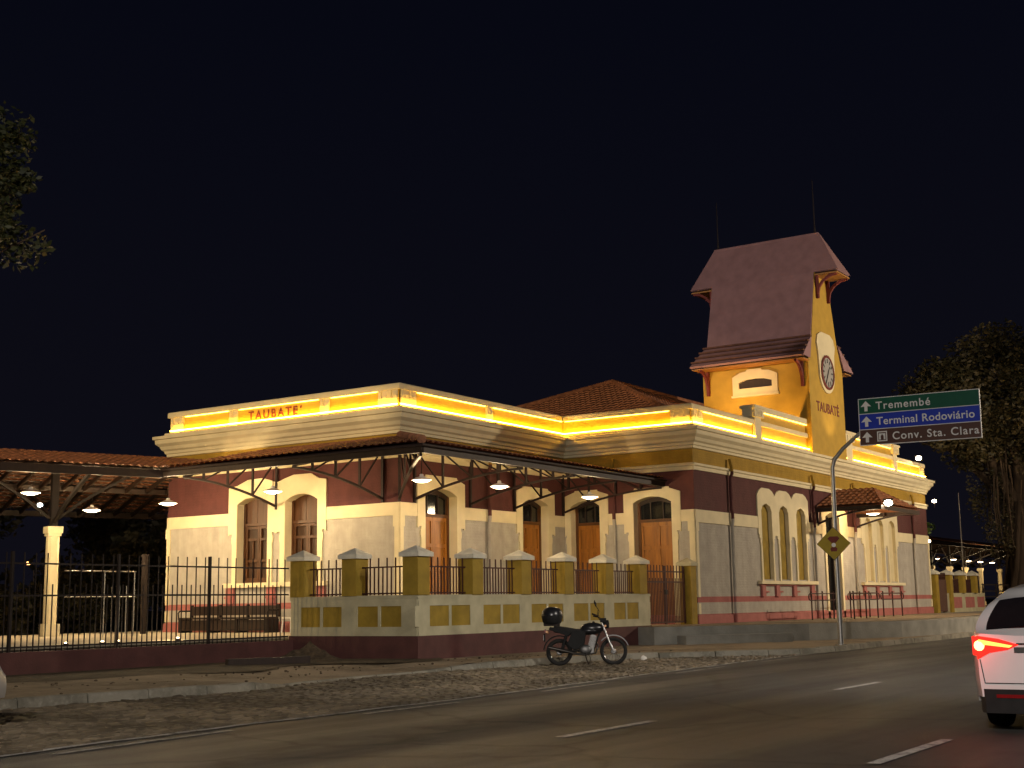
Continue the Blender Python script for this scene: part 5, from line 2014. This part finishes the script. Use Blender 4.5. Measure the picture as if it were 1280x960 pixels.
def make_car(label, cat, loc, rz, paint, L, W, top, belt, wlow, wheels_x, R, name, glass_spans, lit):
    """x = 0 at the tail, forward positive"""
    t = thing(name, label, cat, loc, rz)
    hw = W / 2

    def half(x):
        e = min(x / 0.42, 1.0)
        f = min((L - x) / 0.7, 1.0)
        return hw * (0.86 + 0.14 * math.sin(max(0, min(e, 1)) * math.pi / 2)) * (0.80 + 0.20 * math.sin(max(0, min(f, 1)) * math.pi / 2))

    def zbot(x):
        z = 0.30 if 0.25 < x < L - 0.25 else 0.36
        for wx in wheels_x:
            d = R + 0.075
            if abs(x - wx) < d:
                z = max(z, R + math.sqrt(d * d - (x - wx) ** 2) * 0.98)
        return z

    def section(x):
        h, zb, zl, zt = half(x), zbot(x), lerp_tab(belt, x), lerp_tab(top, x)
        zb = min(zb, zl - 0.05)
        cab = max(0.0, zt - zl)
        wt = h * (0.985 - 0.34 * min(1, cab / 0.62) * 0.80)
        return [(0.0, 0.22), (h - 0.16, 0.24), (h - 0.15, zb), (h - 0.02, zb), (h, zb + (zl - zb) * 0.35), (h * 1.0, zb + (zl - zb) * 0.65), (h * 0.985, zl - 0.02), (h * 0.965, zl),
                (h * 0.965 + (wt - h * 0.965) * 0.5, zl + cab * 0.5), (wt, zl + cab * 0.88), (wt * 0.90, zl + cab * 0.98), (wt * 0.5, zt + 0.01 * (cab > 0.1)), (0.0, zt + 0.015 * (cab > 0.1))]
    N = 72
    X = [L * i / N for i in range(N + 1)]
    body = MB()
    vs, fs = [], []
    k = None
    for x in X:
        s = section(x)
        ring_ = [(x, -y, z) for y, z in s] + [(x, y, z) for y, z in s[::-1]][1:-1]
        k = len(ring_)
        vs += ring_
    for i in range(N):
        for j in range(k):
            fs.append((i * k + j, i * k + (j + 1) % k, (i + 1) * k + (j + 1) % k, (i + 1) * k + j))
    fs += [tuple(range(k)), tuple(range(N * k + k - 1, N * k - 1, -1))]
    body.add(vs, fs)
    body.build('body', paint, t, smooth=35)
    # glazing patches lie 6 mm proud of the shell
    def patch(xa, xb, j0, j1, name_, sides, n=10):
        for sgn in sides:
            g_ = MB()
            v2, f2 = [], []
            for i in range(n + 1):
                x = xa + (xb - xa) * i / n
                s = section(x)[j0:j1 + 1]
                for y, z in s:
                    v2.append((x, sgn * (y + 0.006), z + 0.004))
            m = j1 - j0 + 1
            for i in range(n):
                for j in range(m - 1):
                    f2.append((i * m + j, i * m + j + 1, (i + 1) * m + j + 1, (i + 1) * m + j))
            g_.add(v2, f2)
            g_.build(name_, CARGLASS, t, smooth=60)
    for xa, xb in glass_spans['side']:
        patch(xa, xb, 7, 9, 'side_window', (-1, 1))
    for nm_, xa, xb in (('rear_window', *glass_spans['rear']), ('windscreen', *glass_spans['front'])):
        g_ = MB()
        v2, f2 = [], []
        n = 24
        for i in range(n + 1):
            x = xa + (xb - xa) * i / n
            s = section(x)
            zt = lerp_tab(top, x)
            w_e = s[9][0] * 0.86
            for j in range(9):
                y = -w_e + 2 * w_e * j / 8
                off = 0.03
                v2.append((x - (off if nm_ == 'rear_window' else -off), y, zt + 0.03 - 0.04 * abs(y / w_e) ** 3))
        for i in range(n):
            for j in range(8):
                f2.append((i * 9 + j, i * 9 + j + 1, (i + 1) * 9 + j + 1, (i + 1) * 9 + j))
        g_.add(v2, f2)
        g_.build(nm_, CARGLASS, t, smooth=60)
    # lower bumper trim
    bp_ = MB()
    bp_.prism([(-0.025, -hw * 0.80), (-0.025, hw * 0.80), (0.05, hw * 0.86), (0.35, hw * 0.955), (0.35, -hw * 0.955), (0.05, -hw * 0.86)], 0.20, 0.44)
    bp_.build('bumper_trim', PLASTIC, t)
    MB().box(-0.035, -0.02, -0.60, 0.60, 0.355, 0.39).build('reflector', TAILDK, t)
    sm = MB()
    for s in (-1, 1):
        sm.bar((-0.004, s * hw * 0.80, 0.50), (-0.004, s * hw * 0.84, 0.74), 0.008, 0.008)
    sm.bar((-0.004, -hw * 0.80, 0.50), (-0.004, hw * 0.80, 0.50), 0.008, 0.008)
    sm.bar((-0.006, -hw * 0.42, 0.90), (-0.006, hw * 0.42, 0.90), 0.03, 0.012)
    sm.build('tailgate_seam', PLASTIC, t)
    wp = MB().bar((0.06, 0.05, lerp_tab(top, 0.1) + 0.03), (0.17, -0.42, lerp_tab(top, 0.2) + 0.03), 0.02, 0.015)
    wp.build('rear_wiper', PLASTIC, t)
    MB().box(-0.012, 0.0, -0.25, 0.25, 0.66, 0.79).build('number_plate', SIGNWHITE, t)
    MB().box(-0.014, 0.0, -0.40, 0.40, 0.81, 0.865).build('tailgate_garnish', CHROME, t)
    for s in (-1, 1):
        zt0 = lerp_tab(belt, 0.0) - 0.02
        FT_ = Matrix(((0, 0, 1, 0), (1, 0, 0, 0), (0, 1, 0, 0), (0, 0, 0, 1)))
        pts_ = [(s * hw * 0.40, zt0 - 0.09), (s * hw * 0.62, zt0 - 0.03), (s * hw * 0.86, zt0), (s * hw * 0.875, zt0 - 0.10), (s * hw * 0.865, zt0 - 0.24), (s * hw * 0.72, zt0 - 0.17), (s * hw * 0.52, zt0 - 0.14)]
        tl = MB().prism(pts_, -0.014, 0.06, FT_)
        tl.prism([(-0.004, s * hw * 0.86), (0.02, s * hw * 0.90), (0.14, s * hw * 0.955), (0.40, s * hw * 1.004), (0.40, s * hw * 0.95), (0.10, s * hw * 0.80)], zt0 - 0.20, zt0 - 0.01)
        o = tl.build('tail_light', TAIL if lit else TAILDK, t)
        if lit:
            MB().prism([(s * hw * 0.46, zt0 - 0.10), (s * hw * 0.84, zt0 - 0.035), (s * hw * 0.84, zt0 - 0.085), (s * hw * 0.50, zt0 - 0.12)], -0.022, -0.015, FT_).build('light_bar', TAILHOT, o)
            ellip((-0.01, s * hw * 0.835, zt0 - 0.10), (0.02, 0.055, 0.055), 12, 8).build('brake_lamp', emit('brake_lamp', (1.0, 0.20, 0.07), 12.0), o, smooth=60)
        hd_ = MB()
        hd_.prism([(L - 0.12, s * hw * 0.74), (L - 0.02, s * hw * 0.5), (L - 0.02, s * hw * 0.42), (L - 0.5, s * hw * 0.86), (L - 0.42, s * hw * 0.985)], 0.66, 0.80)
        hd_.build('headlight', CHROME, t)
        ellip((glass_spans['front'][0] - 0.1, s * (hw + 0.09), lerp_tab(belt, glass_spans['front'][0]) + 0.08), (0.07, 0.10, 0.07), 12, 8).build('wing_mirror', paint, t, smooth=60)
        for wx in wheels_x:
            Mw = Matrix.Translation((wx, s * (hw - 0.13), R)) @ Matrix.Rotation(math.pi / 2 * -s, 4, 'X')
            w = MB().lathe([(0.0, 0.04), (0.05, 0.05), (0.2, 0.075), (R * 0.68, 0.09), (R * 0.70, 0.02), (0, 0.0)], 20, Mw).build('wheel', ALU, t, smooth=40)
            MB().lathe([(R * 0.66, -0.10), (R * 0.95, -0.10), (R, -0.06), (R, 0.06), (R * 0.95, 0.10), (R * 0.70, 0.105), (R * 0.68, 0.02)], 28, Mw).build('tyre', BLACKR, w, smooth=50)
    return t


make_car('white sport utility car with glowing red tail lights driving away', 'car', (-15.78, -20.98, RZ), 0.02, WHITECAR, 4.3, 1.78,
         top=[(0, 0.98), (0.10, 1.03), (0.68, 1.36), (1.05, 1.48), (1.7, 1.53), (2.3, 1.51), (2.65, 1.42), (3.25, 1.06), (4.0, 0.92), (4.3, 0.74)],
         belt=[(0, 1.0), (0.5, 1.04), (1.6, 1.0), (3.25, 0.96), (4.0, 0.88), (4.3, 0.72)], wlow=0, wheels_x=(0.85, 3.42), R=0.34, name='white_car',
         glass_spans={'side': [(0.95, 1.6), (1.66, 2.75)], 'rear': (0.15, 0.66), 'front': (2.65, 3.2)}, lit=True)
make_car('silver car parked on the cobbles opposite the iron fence', 'car', (-24.02, -9.6, RZ + 0.004), R_(6), SILVERCAR, 4.0, 1.66,
         top=[(0, 0.90), (0.1, 0.96), (0.5, 1.3), (0.9, 1.42), (1.6, 1.45), (2.2, 1.42), (2.5, 1.32), (3.05, 0.98), (3.75, 0.84), (4.0, 0.62)],
         belt=[(0, 0.90), (0.5, 0.94), (1.6, 0.92), (3.05, 0.9), (3.75, 0.80), (4.0, 0.60)], wlow=0, wheels_x=(0.68, 3.18), R=0.30, name='silver_car',
         glass_spans={'side': [(0.8, 1.5), (1.56, 2.6)], 'rear': (0.14, 0.5), 'front': (2.5, 3.0)}, lit=False)
# brake light that falls on the road and the tail
lamp('brake_glow', 'POINT', (-16.05, -20.1, 0.25), 6.0, (1, 0.03, 0.02), 0.05)

# ================================================================== TREES AND PLANTS
def leaves(mb, c, r, n, size, rng, flat=1.0):
    vs, fs = [], []
    for _ in range(n):
        d = Vector((rng.gauss(0, 1), rng.gauss(0, 1), rng.gauss(0, 1))).normalized()
        p = Vector(c) + Vector((d.x * r[0], d.y * r[1], d.z * r[2])) * (rng.random() ** 0.45)
        a = Vector((rng.gauss(0, 1), rng.gauss(0, 1), rng.gauss(0, 0.6))).normalized()
        b = a.orthogonal().normalized()
        b = (b * math.cos(rng.random() * 6.28) + a.cross(b) * math.sin(rng.random() * 6.28)).normalized()
        s = size * (0.6 + 0.8 * rng.random())
        k = len(vs)
        vs += [p - a * s, p + b * s * 0.5, p + a * s, p - b * s * 0.5]
        fs.append((k, k + 1, k + 2, k + 3))
    mb.add(vs, fs)


def tree(name, label, base, height, crown, nclump, nleaf, size, trunk_r, seed, leafm=LEAF, limbs=7, drop=False, clump=1.6, group=None, cz=0.62):
    rng = random.Random(seed)
    t = thing(name, label, 'tree', base, group=group)
    tr = MB()
    th = height * 0.42
    tr.tube([(0, 0, -0.1), (0.05, 0.02, th * 0.3), (-0.05, 0.1, th * 0.7), (0.1, 0.0, th)], 0.3, 10, rs=[trunk_r * 1.35, trunk_r, trunk_r * 0.85, trunk_r * 0.7])
    if drop:
        for k in range(60):   # aerial roots hanging out of the crown
            a, q_ = rng.random() * 6.28, 0.8 + 2.2 * rng.random()
            zt_, zb_ = height * (0.45 + 0.15 * rng.random()), height * (0.20 + 0.25 * rng.random())
            x_, y_ = q_ * math.cos(a), q_ * math.sin(a)
            tr.tube([(x_, y_, zt_), (x_ + rng.gauss(0, 0.1), y_ + rng.gauss(0, 0.1), (zt_ + zb_) / 2), (x_ + rng.gauss(0, 0.15), y_, zb_)], 0.03, 5, rs=[0.06, 0.045, 0.02])
        for k in range(14):   # fluted roots round the bole
            a = k * 2.4
            rr = trunk_r * (0.9 + 0.5 * rng.random())
            tr.tube([(rr * 1.35 * math.cos(a), rr * 1.35 * math.sin(a), -0.1), (rr * 0.9 * math.cos(a + 0.2), rr * 0.9 * math.sin(a + 0.2), th * 0.4), (rr * 0.75 * math.cos(a + 0.5), rr * 0.75 * math.sin(a + 0.5), th * (0.8 + 0.4 * rng.random()))], 0.1, 6, rs=[0.26, 0.18, 0.12])
    ends = []
    for k in range(limbs):
        a = 2 * math.pi * k / limbs + rng.random()
        e = Vector((math.cos(a) * crown[0] * (0.45 + 0.3 * rng.random()), math.sin(a) * crown[1] * (0.45 + 0.3 * rng.random()), height * (cz - 0.08 + 0.2 * rng.random())))
        s = Vector((0, 0, th * (0.75 + 0.25 * rng.random())))
        m_ = s.lerp(e, 0.5) + Vector((rng.gauss(0, 0.3), rng.gauss(0, 0.3), 0.4))
        tr.tube([s, m_, e], 0.1, 7, rs=[trunk_r * 0.45, trunk_r * 0.26, trunk_r * 0.08])
        ends.append((m_, e))
        for q_ in range(3):
            e2 = e + Vector((rng.gauss(0, 1), rng.gauss(0, 1), rng.gauss(0.2, 0.6))) * crown[0] * 0.25
            tr.tube([m_.lerp(e, 0.4 + 0.2 * q_), (m_ + e2) / 2 + Vector((0, 0, 0.2)), e2], 0.05, 5, rs=[trunk_r * 0.16, trunk_r * 0.09, 0.015])
    tr.build('trunk', BARK, t, smooth=60)
    cr_ = MB()
    cc = Vector((0, 0, height * cz))
    for k in range(nclump):
        d = Vector((rng.gauss(0, 1), rng.gauss(0, 1), rng.gauss(0.1, 0.9))).normalized()
        f = 0.45 + 0.5 * rng.random() ** 0.6
        c = cc + Vector((d.x * crown[0] * f, d.y * crown[1] * f, d.z * crown[2] * f))
        r = clump * (0.6 + 0.7 * rng.random())
        leaves(cr_, c, (r, r, r * 0.7), nleaf, size, rng)
    if drop:   # hanging foliage round the bole
        for k in range(34):
            a, q_ = rng.random() * 6.28, 0.9 + 2.3 * rng.random()
            leaves(cr_, (q_ * math.cos(a), q_ * math.sin(a), height * (0.24 + 0.32 * rng.random())), (0.55, 0.55, 1.3), 150, 0.10, rng)
    cr_.build('crown', leafm, t, keep=True)
    return t


tree('fig_tree', 'big dark fig tree with hanging roots beyond the clock tower end of the station', (52.5, -5.6, SZ), 17.2, (6.6, 6.4, 4.4), 110, 460, 0.14, 1.15, 3, LEAF, 9, True, 1.6, cz=0.74)
tree('street_tree', 'tall dim tree with no other near it, standing over the iron fence', (-14.15, 2.2, -0.004), 12.6, (2.5, 2.5, 2.7), 58, 330, 0.08, 0.22, 14, LEAF3, 7, False, 0.72, cz=0.765)
tree('small_tree', 'small bright green tree between the station corner and the brown gate', (40.5, -2.2, 0), 4.6, (1.2, 1.2, 0.9), 10, 120, 0.14, 0.09, 21, LEAF2, 5, False, 0.6, cz=0.86)
BUSH = [(8.3, 30, 2.1, 1.7, 'low dark bush far beyond the platform under the orange lamp'), (12.4, 31, 4.4, 2.3, 'dark bush behind the cream platform column'),
        (15.8, 30, 4.9, 2.4, 'dark bush behind the guard rail'), (19.0, 30, 4.6, 2.4, 'dark bush seen through the gap beside the gable wall'),
        (16.6, 45, 8.2, 3.0, 'tall dark bushy tree beyond the tracks, farthest from the station'), (26.0, 45, 9.2, 3.4, 'tall dark bushy tree beyond the tracks behind the cream column'),
        (30.2, 46, 10.2, 3.8, 'tallest dark bushy tree beyond the tracks'), (35.0, 46, 9.4, 3.8, 'tall dark bushy tree beyond the tracks, partly hidden by the gable wall'),
        (78, 19, 5.2, 4.2, 'dark bush behind the second of the yellow columns'), (92, 20, 5.6, 4.4, 'dark bush behind the fourth of the yellow columns'),
        (106, 21, 5.4, 4.6, 'dark bush behind the sixth of the yellow columns'), (66, 19, 4.8, 4.0, 'dark bush behind the first of the yellow columns'),
        (120, 22, 5.6, 4.6, 'dark bush farthest away behind the yellow columns')]
for k, (x, y, h, r, lab) in enumerate(BUSH):
    rng = random.Random(40 + k)
    t = thing('bush', lab, 'bush', (x, y, -0.35), group='bushes beyond the tracks')
    st_ = MB()
    for q_ in range(5):
        a = q_ * 1.3
        st_.tube([(0.1 * math.cos(a), 0.1 * math.sin(a), 0), (r * 0.4 * math.cos(a), r * 0.4 * math.sin(a), h * 0.7)], 0.05, 5, rs=[0.07, 0.02])
    st_.build('stem', BARK, t)
    fo = MB()
    for q_ in range(18):
        leaves(fo, (rng.gauss(0, 0.42) * r, rng.gauss(0, 0.42) * r, h * (0.12 + 0.75 * rng.random())), (0.45 * r, 0.45 * r, 0.16 * h), 170, 0.05 + 0.055 * r, rng)
    fo.build('foliage', LEAF, t, keep=True)

# ================================================================== SMALL THINGS
BE = thing('bench', 'long dark wooden bench against the gable wall behind the iron fence', 'bench', (-0.75, 6.1, 0))
MB().box(-0.28, 0.22, -1.9, 1.9, 0.40, 0.46).build('seat', DKWOOD, BE)
bb = MB().box(0.23, 0.28, -1.9, 1.9, 0.52, 0.80)
bb.build('backrest', DKWOOD, BE)
MB().box(-0.22, 0.2, -1.85, 1.85, 0.06, 0.38).build('front_panel', RED if False else DKWOOD, BE)
for yy in (-1.85, -0.6, 0.6, 1.85):
    MB().box(-0.26, 0.24, yy - 0.05, yy + 0.05, -0.002, 0.40).box(0.225, 0.29, yy - 0.04, yy + 0.04, 0.46, 0.84).build('leg', IRON, BE)
for yy in (-1.9, 1.9):
    ar = MB().tube([(0.24, yy, 0.66), (-0.2, yy, 0.66), (-0.27, yy, 0.60), (-0.25, yy, 0.46)], 0.025, 6)
    ar.build('armrest', IRON, BE, smooth=60)
CH = thing('plastic_chair', 'white plastic chair beside the bench at the end of the boundary wall', 'chair', (-0.95, 3.25, 0), R_(170))
MB().box(-0.22, 0.22, -0.22, 0.22, 0.41, 0.45).build('seat', WHITEENAMEL, CH)
MB().box(-0.26, -0.22, -0.21, 0.21, 0.45, 0.86).build('backrest', WHITEENAMEL, CH)
for a in (-0.19, 0.19):
    for b_ in (-0.19, 0.19):
        MB().tube([(a, b_, 0.41), (a * 1.15, b_ * 1.15, 0)], 0.022, 6).build('leg', WHITEENAMEL, CH)

GD = thing('guard_rail', 'pale steel guard rail on the platform between the cream column and the gable wall', 'railing', (-6.9, 6.0, 0))
gm = MB()
for zz in (1.10, 1.80):
    gm.tube([(0, 0, zz), (2.45, 0, zz)], 0.017, 8)
gm.build('rail', GALV, GD, smooth=60)
pg_ = MB()
for xx in (1.35, 1.62, 1.88, 2.12, 2.4):
    pg_.tube([(xx, 0, 0), (xx, 0, 1.8 if xx in (1.35, 2.4) else 1.4)], 0.014, 6)
pg_.build('post', GALV, GD, smooth=60)
for nm_, x, y, h, r, lab in (('timber_post', -2.15, 8.3, 2.35, 0.065, 'slim dark post on the platform beside the gable wall'), ('timber_post', -12.4, 3.6, 2.5, 0.12, 'dark post behind the iron fence, farthest from the gable wall')):
    t = thing(nm_, lab, 'post', (x, y, 0))
    MB().box(-r, r, -r, r, -0.004, h).build('shaft', IRON, t)
    MB().box(-r - 0.02, r + 0.02, -r - 0.02, r + 0.02, h, h + 0.06).build('cap', IRON, t)


def street_lamp(label, x, y, h, head_m, ang, z=RZ, r=0.07):
    t = thing('street_lamp', label, 'street lamp', (x, y, z), ang)
    MB().tube([(0, 0, -0.02), (0, 0, h * 0.8), (0.15, 0, h * 0.95), (0.7, 0, h), (1.6, 0, h + 0.05)], r, 10, rs=[r * 1.3, r, r * 0.85, r * 0.7, r * 0.6]).build('pole', GALV, t, smooth=60)
    MB().prism([(1.4, -0.13), (2.0, -0.16), (2.1, 0), (2.0, 0.16), (1.4, 0.13)], h + 0.0, h + 0.13).build('lamp_head', PLASTIC, t)
    MB().box(1.55, 2.0, -0.1, 0.1, h - 0.02, h - 0.004).build('lens', head_m, t)
    if head_m is SODIUMBULB:
        ellip((1.78, 0, h - 0.12), (0.22, 0.2, 0.2), 12, 8).build('globe', head_m, t, smooth=60)
    return t


street_lamp('distant orange street lamp low behind the iron fence at the left', 53.5, 88.5, 6.2, SODIUMBULB, math.pi * 1.2)
ellip((0, 0, 0), (0.35, 0.35, 0.28), 12, 8).build('x', SODIUMBULB, None) if False else None
UP = thing('utility_pole', 'tall thin bare pole beyond the station, in front of the fig tree', 'pole', (59.5, 0.0, -0.004))
MB().tube([(0, 0, 0), (0, 0, 4), (0, 0, 7.6)], 0.05, 8, rs=[0.06, 0.05, 0.035]).build('pole', GALV, UP, smooth=60)
MB().lathe([(0.045, 7.6), (0.05, 7.63), (0.0, 7.68)], 8).build('cap', IRON, UP)
MB().lathe([(0.11, 0.0), (0.11, 0.03), (0.06, 0.05)], 10).build('base_plate', IRON, UP)

ex_ = MB()
rng = random.Random(5)
vs, fs = [], []
n, m = 16, 9
for i in range(n + 1):
    for j in range(m):
        a = 2 * math.pi * i / n
        f = j / (m - 1)
        rr = f * (0.85 + 0.25 * math.sin(a * 3 + 1) + 0.1 * rng.random())
        vs.append((math.cos(a) * rr * 0.55, math.sin(a) * rr * 1.25, 0.42 * (1 - f) ** 1.3 * (0.8 + 0.3 * rng.random()) - 0.03 * f))
for i in range(n):
    for j in range(m - 1):
        fs.append((i * m + j, (i + 1) * m + j, (i + 1) * m + j + 1, i * m + j + 1))
ex_.add(vs, fs)
em_ = ex_.build('earth_pile', SOIL, None, loc=(-5.95, -2.0, SZ))
tag(em_, 'heap of dark soil where the iron fence meets the boundary wall', 'soil')
tb = MB().bar((-0.95, 0, 0.08), (0.95, 0.0, 0.09), 0.2, 0.16).build('timber_beam', DKWOOD, None, loc=(-8.4, -3.0, SZ))
tb.rotation_euler = (0, 0, R_(-25))
tag(tb, 'dark timber beam lying on the dirt near the soil heap', 'timber')
pb = ellip((0, 0, 0.06), (0.07, 0.08, 0.065), 10, 6)
pb.v = [(x + rng.uniform(-0.012, 0.012), y + rng.uniform(-0.012, 0.012), z + rng.uniform(-0.01, 0.01)) for x, y, z in pb.v]
o = pb.build('paper_litter', WHITEENAMEL, None, loc=(-1.7, -8.75, RZ + 0.004))
tag(o, 'crumpled white paper on the cobbles beside the motorcycle', 'litter')
# loose stones and scraps on the verge
sm = MB()
for _ in range(260):
    x = rng.uniform(-17, 2)
    y = rng.uniform(interp(KERB, x) + 0.3, -1.3 if x < -5.6 else -5.1)
    r = rng.uniform(0.012, 0.035)
    ellip((x, y, SZ + r * 0.3 - 0.01), (r, r * rng.uniform(0.6, 1.2), r * 0.6), 6, 4, ID, sm)
o = sm.build('loose_stone', SOIL)
tag(o, 'loose stones and clods scattered over the dirt verge', 'stones', kind='stuff')


# ------------------------------------------------------------------ every separate piece of these parts becomes a part of its own
SPLIT = {'lintel_band', 'corner_strip', 'parapet_relief', 'skirt_tile', 'soffit', 'parapet_post', 'eave_bracket', 'post', 'corbel', 'light_strip', 'coping_lip_glow', 'fascia',
         'wall_panel', 'awning_bracket', 'rail', 'transom_muntin', 'side_cover', 'front_fork', 'leg', 'footrest', 'arrow', 'clock_hand', 'clock_numeral', 'tower_roof', 'wall_frame', 'sign_symbol'}
for ob in [o for o in list(bpy.data.objects) if o.type == 'MESH' and o.parent and o.name.split('.')[0] in SPLIT and o.data.users == 1]:
    me = ob.data
    nv = len(me.vertices)
    par = list(range(nv))

    def find(a):
        while par[a] != a:
            par[a] = par[par[a]]
            a = par[a]
        return a
    for e_ in me.edges:
        a, b_ = find(e_.vertices[0]), find(e_.vertices[1])
        if a != b_:
            par[a] = b_
    comps = {}
    for i in range(nv):
        comps.setdefault(find(i), []).append(i)
    cl = []
    for ids in comps.values():
        co = [me.vertices[i].co for i in ids]
        cl.append([set(ids), [min(c[k] for c in co) - 0.012 for k in range(3)], [max(c[k] for c in co) + 0.012 for k in range(3)]])
    moved = True
    while moved:
        moved = False
        for i in range(len(cl)):
            for j in range(len(cl) - 1, i, -1):
                if all(cl[i][1][k] <= cl[j][2][k] and cl[j][1][k] <= cl[i][2][k] for k in range(3)):
                    cl[i] = [cl[i][0] | cl[j][0], [min(cl[i][1][k], cl[j][1][k]) for k in range(3)], [max(cl[i][2][k], cl[j][2][k]) for k in range(3)]]
                    del cl[j]
                    moved = True
    if len(cl) < 2:
        continue
    polys = [tuple(p.vertices) for p in me.polygons]
    sm_ = bool(len(me.polygons)) and me.polygons[0].use_smooth
    base = ob.name.split('.')[0]
    kids = list(ob.children)
    for k, (ids, lo, hi) in enumerate(cl):
        order = sorted(ids)
        mp_ = {v: i for i, v in enumerate(order)}
        m2 = bpy.data.meshes.new(base)
        m2.from_pydata([me.vertices[v].co for v in order], [], [tuple(mp_[v] for v in p) for p in polys if p[0] in ids])
        m2.materials.append(me.materials[0])
        if sm_:
            m2.shade_smooth()
            m2.set_sharp_from_angle(angle=R_(50))
        if k == 0:
            ob.data = m2
        else:
            o2 = ob.copy()
            o2.data = m2
            col.objects.link(o2)
